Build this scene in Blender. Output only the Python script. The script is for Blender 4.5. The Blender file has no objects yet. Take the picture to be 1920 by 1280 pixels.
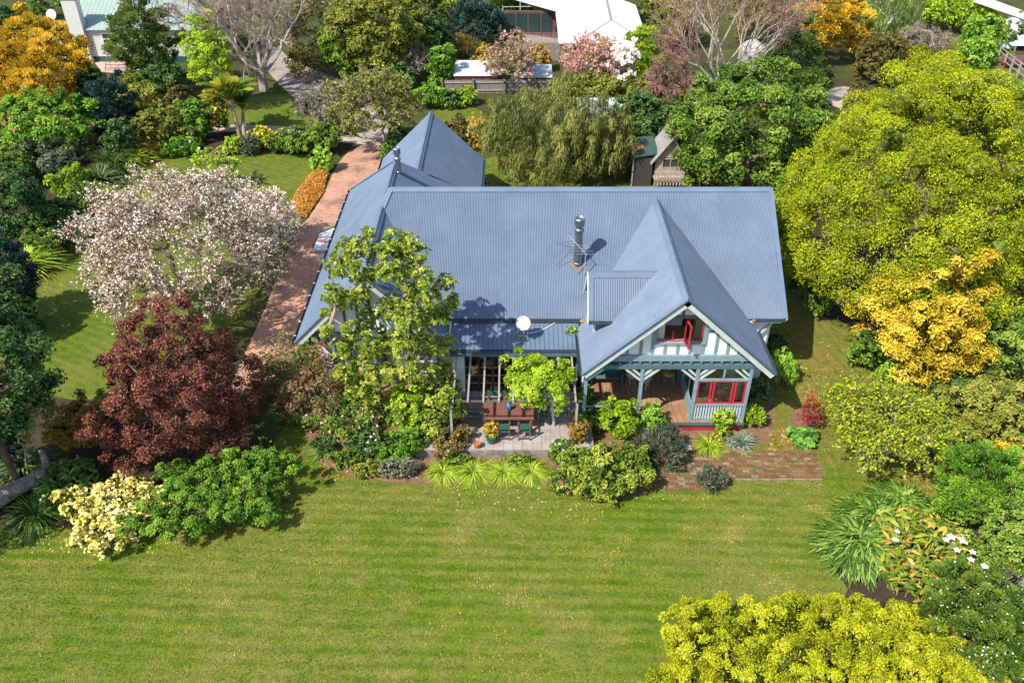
import bpy, math, random
import numpy as np
from mathutils import Vector, Matrix

scene = bpy.context.scene
COL = scene.collection
R_ = math.radians

# ------------------------------------------------------------------ camera
FPX, THETA, CAMH = 1560.0, R_(35.55), 25.1
cam_d = bpy.data.cameras.new("camera")
cam = bpy.data.objects.new("camera", cam_d)
COL.objects.link(cam)
cam.location = (0, 0, CAMH)
cam.rotation_euler = (R_(90) - THETA, 0, 0)
cam_d.sensor_width = 36.0
cam_d.lens = FPX / 1920.0 * 36.0
cam_d.clip_end = 2000.0
scene.camera = cam

# ------------------------------------------------------------------ sky, sun, exposure
SUN_AZ, SUN_EL = R_(40), R_(49)          # direction the shadows point (from +X), elevation
w = bpy.data.worlds.new("World")
scene.world = w
w.use_nodes = True
nt = w.node_tree
bg = nt.nodes["Background"]
sky = nt.nodes.new("ShaderNodeTexSky")
sky.sky_type = 'NISHITA'
sky.sun_disc = False
to_sun = Vector((-math.cos(SUN_EL) * math.cos(SUN_AZ), -math.cos(SUN_EL) * math.sin(SUN_AZ), math.sin(SUN_EL)))
sky.sun_elevation = SUN_EL
sky.sun_rotation = math.atan2(to_sun.x, to_sun.y)
nt.links.new(sky.outputs[0], bg.inputs[0])
bg.inputs[1].default_value = 0.15
sun_d = bpy.data.lights.new("sun", 'SUN')
sun_d.energy = 4.8
sun_d.angle = R_(0.5)
sun_d.color = (1.0, 0.95, 0.86)
sun = bpy.data.objects.new("sun", sun_d)
COL.objects.link(sun)
sun.rotation_euler = to_sun.to_track_quat('Z', 'Y').to_euler()
sun.location = (-30, -30, 60)
scene.view_settings.view_transform = 'Standard'
scene.view_settings.look = 'None'
scene.view_settings.exposure = 0.62
scene.view_settings.gamma = 1.0
scene.view_settings.use_curve_mapping = False
scene.cycles.max_bounces = 8
scene.cycles.transparent_max_bounces = 12

# ------------------------------------------------------------------ geometry of the view (used to read positions off the survey)
_c, _s = math.cos(THETA), math.sin(THETA)
def at(px, py, z=0.0):
    v = (640 - py) / FPX; u = (px - 960) / FPX
    d = (z - CAMH) / (-_s + v * _c)
    return Vector((u * d, d * (_c + v * _s), z))
def ppm(px, py, z=0.0):
    v = (640 - py) / FPX
    return FPX / ((z - CAMH) / (-_s + v * _c))
def z_at(y, py):
    """height of the point seen on row py in the vertical plane y"""
    v = (640 - py) / FPX
    d = y / (_c + v * _s)
    return CAMH + d * (-_s + v * _c)
def x_at(y, px, py):
    v = (640 - py) / FPX
    return (px - 960) / FPX * y / (_c + v * _s)

# ------------------------------------------------------------------ materials
def lin(c):
    return tuple((x / 255 / 12.92) if x / 255 <= 0.04045 else ((x / 255 + 0.055) / 1.055) ** 2.4 for x in c)
def newmat(name):
    m = bpy.data.materials.new(name); m.use_nodes = True
    return m, m.node_tree, m.node_tree.nodes["Principled BSDF"]
def N(nt, kind, **kw):
    n = nt.nodes.new("ShaderNode" + kind)
    for k, v in kw.items():
        if k in n.inputs.keys(): n.inputs[k].default_value = v
        else: setattr(n, k, v)
    return n
def ramp(nt, stops):
    r = nt.nodes.new("ShaderNodeValToRGB")
    e = r.color_ramp.elements
    while len(e) < len(stops): e.new(0.5)
    for q, (p, c) in zip(e, stops):
        q.position = p; q.color = (*c[:3], 1)
    return r
def mixc(nt, a, b, fac, mode='MIX'):
    m = nt.nodes.new("ShaderNodeMix"); m.data_type = 'RGBA'; m.blend_type = mode
    for sock, val in ((m.inputs[0], fac), (m.inputs[6], a), (m.inputs[7], b)):
        if isinstance(val, bpy.types.NodeSocket): nt.links.new(val, sock)
        elif isinstance(val, (int, float)): sock.default_value = val
        else: sock.default_value = (*val[:3], 1)
    return m.outputs[2]
def noise(nt, scale, detail=4, rough=0.6, vec=None, dist=0.0):
    n = N(nt, "TexNoise", Scale=scale, Detail=detail, Roughness=rough, Distortion=dist)
    if vec is not None: nt.links.new(vec, n.inputs["Vector"])
    return n
def objco(nt, scale=None):
    t = nt.nodes.new("ShaderNodeNewGeometry")
    if scale is None: return t.outputs["Position"]
    mp = nt.nodes.new("ShaderNodeMapping"); mp.inputs["Scale"].default_value = scale
    nt.links.new(t.outputs["Position"], mp.inputs[0]); return mp.outputs[0]
def bump(nt, p, h, strength=0.4, dist=0.02):
    b = N(nt, "Bump", Strength=strength, Distance=dist)
    nt.links.new(h, b.inputs["Height"]); nt.links.new(b.outputs[0], p.inputs["Normal"])
def surf(name, col, rough=0.6, var=0.25, scale=3.0, fine=40.0, bumpk=0.2, metal=0.0, col2=None, spec=0.4):
    """painted / natural surface: base colour with two scales of wear"""
    m, nt, p = newmat(name)
    c2 = col2 if col2 else tuple(x * (1 - var) for x in col)
    v = objco(nt)
    n1 = noise(nt, scale, 5, 0.65, v); n2 = noise(nt, fine, 3, 0.6, v)
    a = ramp(nt, [(0.35, c2), (0.65, col)]); nt.links.new(n1.outputs[0], a.inputs[0])
    b = ramp(nt, [(0.3, (1 - var,) * 3), (0.7, (1 + var * 0.3,) * 3)]); nt.links.new(n2.outputs[0], b.inputs[0])
    nt.links.new(mixc(nt, a.outputs[0], b.outputs[0], 0.7, 'MULTIPLY'), p.inputs["Base Color"])
    p.inputs["Roughness"].default_value = rough; p.inputs["Metallic"].default_value = metal
    p.inputs["Specular IOR Level"].default_value = spec
    if bumpk: bump(nt, p, n2.outputs[0], bumpk, 0.01)
    return m
def leafmat(name, stops, trans=0.3, rough=0.5, spec=0.3):
    """leaf colour picked by each leaf's own tint value; light passes through the leaf"""
    m, nt, p = newmat(name)
    at_ = nt.nodes.new("ShaderNodeAttribute"); at_.attribute_name = "tint"
    r = ramp(nt, stops); nt.links.new(at_.outputs["Fac"], r.inputs[0])
    nt.links.new(r.outputs[0], p.inputs["Base Color"])
    p.inputs["Roughness"].default_value = rough
    p.inputs["Specular IOR Level"].default_value = spec
    t = nt.nodes.new("ShaderNodeBsdfTranslucent"); nt.links.new(r.outputs[0], t.inputs[0])
    ms = nt.nodes.new("ShaderNodeMixShader"); ms.inputs[0].default_value = trans
    nt.links.new(p.outputs[0], ms.inputs[1]); nt.links.new(t.outputs[0], ms.inputs[2])
    nt.links.new(ms.outputs[0], nt.nodes["Material Output"].inputs[0])
    return m
LK = 0.88
def lf(name, *cols, trans=0.34, k=1.0, spec=0.3):
    cs = [tuple(x * LK * k for x in lin(c)) for c in cols]
    n = len(cs)
    return leafmat(name, [(0.12 + 0.76 * i / max(1, n - 1), c) for i, c in enumerate(cs)], trans, spec=spec)

# ------------------------------------------------------------------ objects
def link(o, parent=None):
    COL.objects.link(o)
    if parent is not None: o.parent = parent
    return o
def tag(o, label=None, cat=None, group=None, kind=None):
    if label: o["label"] = label
    if cat: o["category"] = cat
    if group: o["group"] = group
    if kind: o["kind"] = kind
    return o
def empty(name, loc, label, cat, group=None, rz=0.0):
    o = bpy.data.objects.new(name, None); o.empty_display_size = 0.2
    o.location = loc; o.rotation_euler = (0, 0, rz)
    link(o); return tag(o, label, cat, group)
def mesh_obj(name, V, F, mat, parent=None, tint=None, mi=None, smooth=False, world=True):
    """V (n,3), F list of (m,k) arrays; vertices are given in world space and moved into the parent's frame"""
    V = np.asarray(V, np.float64)
    loc = None
    if parent is not None and world:
        M = parent_matrix(parent).inverted()
        A = np.array(M); V = V @ A[:3, :3].T + A[:3, 3]
    me = bpy.data.meshes.new(name)
    Fs = F if isinstance(F, list) else [F]
    Fs = [np.asarray(f, np.int32) for f in Fs if len(f)]
    nl = sum(f.size for f in Fs); nf = sum(len(f) for f in Fs)
    me.vertices.add(len(V)); me.vertices.foreach_set("co", V.astype(np.float32).ravel())
    me.loops.add(nl); me.loops.foreach_set("vertex_index", np.concatenate([f.ravel() for f in Fs]))
    me.polygons.add(nf)
    tot = np.concatenate([np.full(len(f), f.shape[1], np.int32) for f in Fs])
    st = np.concatenate([[0], np.cumsum(tot)[:-1]]).astype(np.int32)
    me.polygons.foreach_set("loop_start", st); me.polygons.foreach_set("loop_total", tot)
    mats = mat if isinstance(mat, (list, tuple)) else [mat]
    for m in mats: me.materials.append(m)
    if mi is not None: me.polygons.foreach_set("material_index", np.asarray(mi, np.int32))
    if tint is not None:
        a = me.attributes.new("tint", 'FLOAT', 'FACE'); a.data.foreach_set("value", np.asarray(tint, np.float32))
    me.polygons.foreach_set("use_smooth", np.full(nf, bool(smooth)))
    me.update(calc_edges=True)
    return link(bpy.data.objects.new(name, me), parent)
def parent_matrix(o):
    M = Matrix.Translation(o.location) @ o.rotation_euler.to_matrix().to_4x4()
    return parent_matrix(o.parent) @ M if o.parent else M

class MB:
    """collects boxes, prisms and tubes, then links them as one mesh object"""
    def __init__(s): s.V = []; s.F = []; s.I = []; s.mi = 0
    def add(s, vs, fs):
        b = len(s.V); s.V += [tuple(v) for v in vs]
        for f in fs: s.F.append([b + i for i in f]); s.I.append(s.mi)
        return s
    def box(s, a, b):
        x0, y0, z0 = a; x1, y1, z1 = b
        return s.add([(x0,y0,z0),(x1,y0,z0),(x1,y1,z0),(x0,y1,z0),(x0,y0,z1),(x1,y0,z1),(x1,y1,z1),(x0,y1,z1)],
                     [(0,3,2,1),(4,5,6,7),(0,1,5,4),(1,2,6,5),(2,3,7,6),(3,0,4,7)])
    def bar(s, p, q, wd, ht, up=(0, 0, 1)):
        """rectangular bar from p to q, wd across, ht along up"""
        p = Vector(p); q = Vector(q); d = (q - p).normalized(); u = Vector(up)
        r = d.cross(u)
        if r.length < 1e-4: r = d.cross(Vector((0, 1, 0)))
        r.normalize(); u = r.cross(d).normalized()
        o = []
        for e in (p, q):
            for a, b in ((-1,-1),(1,-1),(1,1),(-1,1)): o.append(e + r * (a * wd / 2) + u * (b * ht / 2))
        return s.add(o, [(0,1,2,3),(7,6,5,4),(0,4,5,1),(1,5,6,2),(2,6,7,3),(3,7,4,0)])
    def tube(s, pts, rad, n=8, caps=True):
        pts = [Vector(p) for p in pts]
        rad = rad if isinstance(rad, (list, tuple)) else [rad] * len(pts)
        rings = []; prev = None
        for i, p in enumerate(pts):
            d = (pts[min(i + 1, len(pts) - 1)] - pts[max(i - 1, 0)]).normalized()
            a = d.cross(Vector((0, 0, 1)) if abs(d.z) < 0.95 else Vector((1, 0, 0))) if prev is None else prev - d * prev.dot(d)
            a.normalize(); prev = a; b = d.cross(a)
            rings.append([p + (a * math.cos(t) + b * math.sin(t)) * rad[i] for t in [2 * math.pi * k / n for k in range(n)]])
        vs = [v for r in rings for v in r]; fs = []
        for i in range(len(pts) - 1):
            for k in range(n):
                k2 = (k + 1) % n
                fs.append((i*n+k, i*n+k2, (i+1)*n+k2, (i+1)*n+k))
        if caps:
            fs.append(tuple(range(n))[::-1]); fs.append(tuple((len(pts)-1)*n+k for k in range(n)))
        return s.add(vs, fs)
    def lathe(s, prof, c, n=12):
        cx, cy, cz = c
        vs = [(cx + r * math.cos(2*math.pi*k/n), cy + r * math.sin(2*math.pi*k/n), cz + z) for r, z in prof for k in range(n)]
        fs = [(i*n+k, i*n+(k+1)%n, (i+1)*n+(k+1)%n, (i+1)*n+k) for i in range(len(prof)-1) for k in range(n)]
        fs += [tuple(range(n))[::-1], tuple((len(prof)-1)*n+k for k in range(n))]
        return s.add(vs, fs)
    def prism(s, poly, h):
        """polygon (3-D points) pushed along the vector h"""
        n = len(poly); h = Vector(h); a = [Vector(p) for p in poly]
        return s.add(a + [p + h for p in a], [tuple(range(n))[::-1], tuple(range(n, 2*n))] +
                     [(i, (i+1)%n, n+(i+1)%n, n+i) for i in range(n)])
    def build(s, name, mat, parent=None, world=True, smooth=False):
        by = {}
        for f, i in zip(s.F, s.I): by.setdefault(len(f), ([], []))[0].append(f); by[len(f)][1].append(i)
        Fs = [np.array(v[0]) for v in by.values()]; mi = [i for v in by.values() for i in v[1]]
        return mesh_obj(name, s.V, Fs, mat, parent, mi=mi, world=world, smooth=smooth)
def box(a, b, name, mat, parent=None): return MB().box(a, b).build(name, mat, parent)
def bar(p, q, wd, ht, name, mat, parent=None, up=(0, 0, 1)): return MB().bar(p, q, wd, ht, up).build(name, mat, parent)
def piece(src, parent, loc, rot=(0, 0, 0), scale=(1, 1, 1)):
    o = src.copy(); link(o, parent); o.location = loc; o.rotation_euler = rot; o.scale = scale; return o
def copy_tree(o, parent=None):
    c = o.copy(); COL.objects.link(c); c.parent = parent
    for ch in list(o.children): copy_tree(ch, c)
    return c
# ------------------------------------------------------------------ ground, lawns, paths
def pxpoly(pts, z=0.0): return [at(x, y, z) for x, y in pts]
def smooth_poly(pts, it=2):
    for _ in range(it):
        o = []
        for i in range(len(pts)):
            a = pts[i]; b = pts[(i + 1) % len(pts)]
            o += [a * 0.75 + b * 0.25, a * 0.25 + b * 0.75]
        pts = o
    return pts
SHEETS = {}
def sheet(name, pts, mat, z, label=None, it=2, kind="structure", wob=0.0):
    pts = smooth_poly([Vector((p.x, p.y, 0)) for p in pts], it)
    SHEETS[name] = np.array([(p.x, p.y) for p in pts])
    if wob:
        rg = random.Random(len(pts)); pts = [p + Vector((rg.uniform(-wob, wob), rg.uniform(-wob, wob), 0)) for p in pts]
    V = [(p.x, p.y, z) for p in pts]
    me = bpy.data.meshes.new(name); me.from_pydata(V, [], [list(range(len(V)))]); me.materials.append(mat); me.update()
    o = link(bpy.data.objects.new(name, me)); return tag(o, label, None, None, kind)

def lawn_mat(name, greens, brown, stripe=0.35, ang=0.0):
    m, nt, p = newmat(name); v = objco(nt)
    mp = nt.nodes.new("ShaderNodeMapping"); mp.inputs["Rotation"].default_value = (0, 0, ang)
    nt.links.new(v, mp.inputs[0])
    wv = N(nt, "TexWave", wave_type='BANDS', bands_direction='Y', Scale=0.6, Distortion=2.4, Detail=3.0)
    wv.inputs["Detail Scale"].default_value = 0.35
    nt.links.new(mp.outputs[0], wv.inputs[0])
    big = noise(nt, 0.16, 5, 0.6, v); mid = noise(nt, 2.2, 6, 0.75, v); st = nt.nodes.new("ShaderNodeMapping")
    st.inputs["Scale"].default_value = (0.7, 1.9, 1); nt.links.new(mp.outputs[0], st.inputs[0])
    streak = noise(nt, 1.3, 6, 0.72, st.outputs[0]); fine = noise(nt, 9, 4, 0.85, v); vf = noise(nt, 26, 3, 0.8, v)
    g = ramp(nt, [(0.34, greens[0]), (0.48, greens[1]), (0.62, greens[2])])
    mth = N(nt, "Math", operation='MULTIPLY_ADD'); mth.inputs[1].default_value = stripe
    nt.links.new(wv.outputs["Fac"], mth.inputs[0]); 
    ad = N(nt, "Math", operation='MULTIPLY_ADD'); nt.links.new(mid.outputs[0], ad.inputs[0]); ad.inputs[1].default_value = 1 - stripe * 0.7; ad.inputs[2].default_value = -0.08
    nt.links.new(ad.outputs[0], mth.inputs[2]); nt.links.new(mth.outputs[0], g.inputs[0])
    bm = ramp(nt, [(0.49, (0, 0, 0)), (0.64, (1, 1, 1))])
    ad2 = N(nt, "Math", operation='MULTIPLY_ADD'); nt.links.new(streak.outputs[0], ad2.inputs[0]); ad2.inputs[1].default_value = 0.6
    nt.links.new(N(nt, "Math", operation='MULTIPLY').outputs[0], ad2.inputs[2])
    mu = ad2.inputs[2].links[0].from_node; nt.links.new(big.outputs[0], mu.inputs[0]); mu.inputs[1].default_value = 0.5
    nt.links.new(ad2.outputs[0], bm.inputs[0])
    fr = ramp(nt, [(0.36, (0.5, 0.56, 0.4)), (0.5, (1, 1, 1)), (0.64, (1.5, 1.4, 1.35))])
    mx = N(nt, "Math", operation='MULTIPLY_ADD'); nt.links.new(vf.outputs[0], mx.inputs[0]); mx.inputs[1].default_value = 0.5
    h2 = N(nt, "Math", operation='MULTIPLY'); nt.links.new(fine.outputs[0], h2.inputs[0]); h2.inputs[1].default_value = 0.5
    nt.links.new(h2.outputs[0], mx.inputs[2]); nt.links.new(mx.outputs[0], fr.inputs[0])
    bfac = N(nt, "Math", operation='MULTIPLY'); nt.links.new(bm.outputs[0], bfac.inputs[0]); bfac.inputs[1].default_value = 0.45
    c = mixc(nt, g.outputs[0], brown, bfac.outputs[0])
    c = mixc(nt, c, fr.outputs[0], 0.9, 'MULTIPLY')
    nt.links.new(c, p.inputs["Base Color"]); p.inputs["Roughness"].default_value = 0.85
    p.inputs["Specular IOR Level"].default_value = 0.15
    bump(nt, p, mx.outputs[0], 0.7, 0.04)
    return m
LAWN = lawn_mat("mown_grass", [(0.066, 0.114, 0.005), (0.104, 0.148, 0.009), (0.142, 0.166, 0.016)], (0.25, 0.195, 0.068), 0.19, R_(2))
LAWN_B = lawn_mat("back_grass", [(0.06, 0.1, 0.006), (0.092, 0.132, 0.01), (0.125, 0.148, 0.016)], (0.19, 0.165, 0.045), 0.1, R_(30))
LAWN_S = lawn_mat("dry_grass", [(0.085, 0.115, 0.012), (0.135, 0.14, 0.022), (0.18, 0.15, 0.035)], (0.26, 0.155, 0.06), 0.1, R_(80))
SOIL = surf("soil", (0.075, 0.05, 0.032), 0.95, 0.5, 2.5, 25, 0.6, col2=(0.04, 0.03, 0.018), spec=0.1)
MULCH = surf("bark_mulch", (0.27, 0.16, 0.095), 0.95, 0.6, 2.0, 18, 0.8, col2=(0.15, 0.085, 0.05), spec=0.1)
ROUGH = surf("rough_ground", (0.075, 0.1, 0.02), 0.95, 0.5, 0.35, 9, 0.6, col2=(0.055, 0.045, 0.022), spec=0.1)
GRAVEL = surf("gravel", (0.42, 0.36, 0.32), 0.95, 0.5, 1.2, 30, 0.6, col2=(0.28, 0.22, 0.2), spec=0.1)
PALEGRAVEL = surf("pale_gravel", (0.5, 0.42, 0.36), 0.95, 0.4, 0.8, 20, 0.4, col2=(0.36, 0.28, 0.23), spec=0.1)
ASPHALT = surf("asphalt", (0.2, 0.16, 0.16), 0.9, 0.4, 0.6, 30, 0.3, spec=0.2)
CONC = surf("concrete", (0.42, 0.38, 0.35), 0.85, 0.35, 1.5, 20, 0.3, col2=(0.27, 0.23, 0.2))

def drive_mat():
    m, nt, p = newmat("brick_driveway"); v = objco(nt)
    mp = nt.nodes.new("ShaderNodeMapping"); mp.inputs["Rotation"].default_value = (0, 0, R_(-8)); nt.links.new(v, mp.inputs[0])
    br = N(nt, "TexBrick", Scale=1.0); br.inputs["Brick Width"].default_value = 0.24; br.inputs["Row Height"].default_value = 0.12
    br.inputs["Mortar Size"].default_value = 0.012
    br.inputs["Color1"].default_value = (0.46, 0.235, 0.155, 1); br.inputs["Color2"].default_value = (0.56, 0.31, 0.21, 1); br.inputs["Mortar"].default_value = (0.2, 0.13, 0.1, 1)
    nt.links.new(mp.outputs[0], br.inputs[0])
    n1 = noise(nt, 0.5, 5, 0.65, v); n2 = noise(nt, 5, 5, 0.7, v)
    a = ramp(nt, [(0.36, (0.36, 0.4, 0.44)), (0.5, (0.95, 0.95, 0.95)), (0.66, (1.3, 1.22, 1.15))]); nt.links.new(n1.outputs[0], a.inputs[0])
    b = ramp(nt, [(0.3, (0.65, 0.6, 0.58)), (0.7, (1.15, 1.15, 1.15))]); nt.links.new(n2.outputs[0], b.inputs[0])
    c = mixc(nt, br.outputs[0], a.outputs[0], 0.75, 'MULTIPLY'); c = mixc(nt, c, b.outputs[0], 0.7, 'MULTIPLY')
    nt.links.new(c, p.inputs["Base Color"]); p.inputs["Roughness"].default_value = 0.85
    bump(nt, p, br.outputs["Fac"], -0.4, 0.01)
    return m
DRIVE = drive_mat()

ground = tag(MB().add([(-420, -60, 0), (420, -60, 0), (420, 700, 0), (-420, 700, 0)], [(0, 1, 2, 3)]).build("ground", ROUGH), kind="structure")
P = pxpoly
sheet("lawn", P([(-700,1500),(2600,1500),(2150,900),(1780,850),(1590,640),(1560,560),(1480,430),(1000,345),(700,345),(600,420),(500,640),(560,760),(480,880),(300,930),(60,930),(-200,960),(-500,1000)]), LAWN, 0.004, it=1)
sheet("side_lawn", P([(1430,900),(1560,860),(1700,960),(1790,870),(1720,720),(1600,610),(1530,560),(1475,560),(1440,700),(1400,780)]), LAWN_S, 0.008, it=2)
sheet("left_lawn", P([(-60,800),(150,790),(330,720),(480,560),(560,430),(595,300),(585,288),(275,290),(245,330),(190,400),(120,470),(60,560),(-60,640)]), LAWN_B, 0.008, it=2)
sheet("back_lawn", P([(890,340),(1000,352),(1280,352),(1280,320),(1000,300),(905,290)]), LAWN_B, 0.012, it=1)
sheet("rear_lawn", P([(800,205),(905,198),(905,240),(820,250)]), LAWN_B, 0.008)
sheet("gate_lawn", P([(385,250),(420,190),(560,170),(640,205),(600,240),(480,240)]), LAWN_B, 0.008)
sheet("far_lawn", P([(1770,70),(1850,60),(1930,120),(1930,230),(1850,190),(1790,170)]), LAWN_B, 0.012)
sheet("verge_lawn", P([(20,75),(70,20),(110,50),(105,130),(60,150),(0,80)]), LAWN_B, 0.012)
sheet("driveway", P([(690,268),(640,290),(600,380),(545,450),(505,560),(470,640),(425,735),(470,745),(520,700),(560,660),(600,560),(700,560),(760,330),(712,262)]), DRIVE, 0.016, it=2)
sheet("gravel_drive", P([(480,95),(500,135),(560,195),(640,225),(690,270),(735,262),(720,190),(640,150),(545,115),(520,85)]), GRAVEL, 0.012)
sheet("gravel_path", P([(380,236),(470,234),(560,240),(700,262),(680,275),(560,250),(470,246),(380,250)]), PALEGRAVEL, 0.028, it=1)
sheet("lane", P([(1535,172),(1590,160),(1612,175),(1600,200),(1565,205)]), PALEGRAVEL, 0.016)
sheet("far_drive", P([(150,30),(215,-20),(300,-60),(330,-40),(225,20),(180,40)]), ASPHALT, 0.016, it=1)
sheet("planting_bed", P([(-150,985),(20,990),(110,985),(180,1010),(330,1000),(480,955),(530,885),(500,830),(380,640),(180,760),(90,740),(-150,700)]), SOIL, 0.024, it=2)
sheet("border_bed", P([(230,255),(420,240),(600,252),(690,262),(650,292),(600,286),(275,286),(210,350),(130,450),(40,560),(-200,640),(-300,300),(-100,140),(200,200)]), SOIL, 0.02, it=1)
sheet("front_bed", P([(575,842),(600,870),(660,895),(760,908),(900,907),(1030,906),(1080,930),(1230,932),(1260,860),(1300,845),(1430,845),(1460,780),(1430,600),(620,620),(575,720)]), MULCH, 0.012, it=1)
sheet("tree_bed", P([(1600,610),(1700,700),(1790,760),(1800,860),(1770,960),(1570,1000),(1560,1060),(1600,1120),(1500,1180),(1650,1350),(2400,1350),(2400,300),(1500,300),(1490,470),(1530,590)]), SOIL, 0.02, it=1)
sheet("shrub_bed", P([(1480,770),(1530,760),(1545,800),(1530,830),(1478,838)]), MULCH, 0.024)

# dry fallen leaves lie on the lawn by the big tree and under the camellia
def litter(name, regions, n, mat, seed, size=(0.05, 0.11)):
    rg = np.random.default_rng(seed); V = []
    per = n // len(regions)
    for (x0, y0, x1, y1) in regions:
        X = rg.uniform(x0, x1, per); Y = rg.uniform(y0, y1, per)
        for x, y in zip(X, Y):
            p = at(x, y, 0.035); L = rg.uniform(*size); a = rg.uniform(0, 6.28); t = Vector((math.cos(a), math.sin(a), rg.uniform(-.3, .3))) * L
            b = Vector((-math.sin(a), math.cos(a), rg.uniform(-.4, .4))) * L * 0.5
            V += [p - t, p + b, p + t, p - b]
    V = np.array([tuple(v) for v in V]); F = np.arange(len(V)).reshape(-1, 4)
    return tag(mesh_obj(name, V, F, mat, tint=rg.uniform(0, 1, len(F))), kind="stuff")

# ------------------------------------------------------------------ terrace, tiles, brick path, edging
TZ = 0.45
TILE = surf("terrace_tile", (0.4, 0.35, 0.32), 0.8, 0.35, 1.2, 22, 0.2, col2=(0.28, 0.24, 0.21))
RWALL = surf("stained_concrete", (0.36, 0.32, 0.28), 0.9, 0.5, 2, 15, 0.4, col2=(0.15, 0.13, 0.11))
def slab(name, x0, x1, y0, y1, z0, z1, mat, kind="structure"): return tag(box((x0, y0, z0), (x1, y1, z1), name, mat), kind=kind)
tl = at(780, 843, TZ); tr = at(1150, 843, TZ); ty0 = tl.y; ty1 = 30.1
terrace = slab("terrace", tl.x, 3.55, ty0, ty1, -0.05, TZ - 0.03, RWALL)
tile0 = None; k = 0.415; nx = int((3.5 - tl.x) / k); ny = int((ty1 - ty0) / k)
rg = random.Random(4)
for j in range(ny):
    for i in range(nx):
        c = (tl.x + 0.03 + k * (i + 0.5), ty0 + 0.02 + k * (j + 0.5), TZ - 0.028)
        if tile0 is None:
            tile0 = MB().box((-k/2 + .006, -k/2 + .006, 0), (k/2 - .006, k/2 - .006, 0.03)).build("tile", TILE, terrace); tile0.location = c
        else:
            piece(tile0, terrace, (c[0], c[1], c[2] + rg.uniform(-.004, .002)), (rg.uniform(-.006, .006), rg.uniform(-.006, .006), 0))

BRICKS = [surf("path_brick_%d" % i, c, 0.9, 0.4, 5, 30, 0.4, col2=(c[0] * .5, c[0] * .42, c[2] * .45), spec=0.2) for i, c in
          enumerate([(0.27, 0.105, 0.065), (0.21, 0.085, 0.055), (0.31, 0.155, 0.1), (0.36, 0.26, 0.19), (0.18, 0.125, 0.07)])]
JOINT = surf("sandy_joint", (0.17, 0.13, 0.06), 0.95, 0.5, 3, 20, 0.4, col2=(0.14, 0.15, 0.04), spec=0.1)
a0 = at(1225, 846); a1 = at(1555, 898); s1 = at(1372, 922)
pathpts = [(a0.x, s1.y), (s1.x, s1.y), (s1.x, a1.y), (a1.x - 0.35, a1.y), (a1.x + 0.05, a1.y + 0.4), (a1.x - .35, a0.y), (a0.x, a0.y)]
path = sheet("brick_path", [Vector((x, y, 0)) for x, y in pathpts], JOINT, 0.028, it=0)
bl, bw = 0.30, 0.15
cells = []
y = a0.y - bw / 2; row = 0
while y > s1.y + 0.04:
    x = a0.x + bl / 2 - (bl / 2 if row % 2 else 0)
    while x < a1.x - 0.05:
        xm = a1.x - 0.12 - 0.3 * max(0, (a0.y - 0.5 - y)) * 0.0
        if (y > a1.y + 0.05 and x + bl/2 < a1.x - (0.25 if y < a1.y + 0.3 else 0.05) and x - bl/2 > a0.x - .02) or (y <= a1.y + 0.05 and x + bl/2 < s1.x and x - bl/2 > a0.x - .02): cells.append((x, y))
        x += bl
    y -= bw; row += 1
protos = []
for i, m in enumerate(BRICKS):
    o = MB().box((-bl/2 + .008, -bw/2 + .008, 0), (bl/2 - .008, bw/2 - .008, 0.05)).build("brick", m, path); protos.append(o)
rg.shuffle(cells)
near = cells[:295]; rest = cells[295:]
def brick_pose(): return (rg.uniform(-.02, .02), rg.uniform(-.02, .02), rg.uniform(-.03, .03)), rg.uniform(0.012, 0.026)
for i, (x, y) in enumerate(near):
    r, z = brick_pose(); src = protos[i] if i < 5 else None
    if src is None:
        src = piece(protos[rg.choices(range(5), (5, 4, 4, 1.2, 3))[0]], path, (x, y, z), r)
    else: src.location = (x, y, z); src.rotation_euler = r
if rest:
    mb = MB()
    for x, y in rest:
        mb.mi = rg.choices(range(5), (5, 4, 4, 1.2, 3))[0]; _, z = brick_pose()
        mb.box((x - bl/2 + .008, y - bw/2 + .008, z), (x + bl/2 - .008, y + bw/2 - .008, z + .05))
    tag(mb.build("brick", BRICKS, path), kind="stuff")
# pale edging stones along the lawn side of the path
PALESTONE = surf("pale_edging_stone", (.3, .22, .16), .9, .4, 4, 25, .3, col2=(.2, .13, .09))
es0 = None; k_ = 0
xx = s1.x + .12
while xx < a1.x - .4:
    ln_ = rg.uniform(.24, .34)
    MB().box((xx, a1.y - .1, 0), (xx + ln_ - .015, a1.y - .02, rg.uniform(.05, .075))).build("edging_stone", PALESTONE, path); xx += ln_
# brick-on-edge kerb round the front bed
EDGE = surf("edging_brick", (0.36, 0.15, 0.09), 0.9, 0.4, 5, 30, 0.4, col2=(0.2, 0.1, 0.07), spec=0.2)
ep = smooth_poly([Vector((p.x, p.y, 0)) for p in P([(578,846),(602,872),(662,897),(762,909),(900,909),(1030,908)])], 0)
edging = empty("bed_edging", (ep[0].x, ep[0].y, 0), "low red brick edging curving along the mulch bed", "edging")
edge0 = None
pts = []
for i in range(len(ep) - 1):
    n = max(1, int((ep[i+1] - ep[i]).length / 0.24))
    for q in range(n): pts.append((ep[i].lerp(ep[i+1], (q + .5) / n), (ep[i+1] - ep[i])))
for q, d in pts:
    ang = math.atan2(d.y, d.x) + rg.uniform(-.06, .06)
    if edge0 is None:
        edge0 = MB().box((-.113, -.05, 0), (.113, .05, .075)).build("brick", EDGE, edging)
        edge0.location = (q.x - ep[0].x, q.y - ep[0].y, 0.0); edge0.rotation_euler = (0, 0, ang)
    else: piece(edge0, edging, (q.x - ep[0].x, q.y - ep[0].y, rg.uniform(-.015, .012)), (rg.uniform(-.05, .05), 0, ang))
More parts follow.
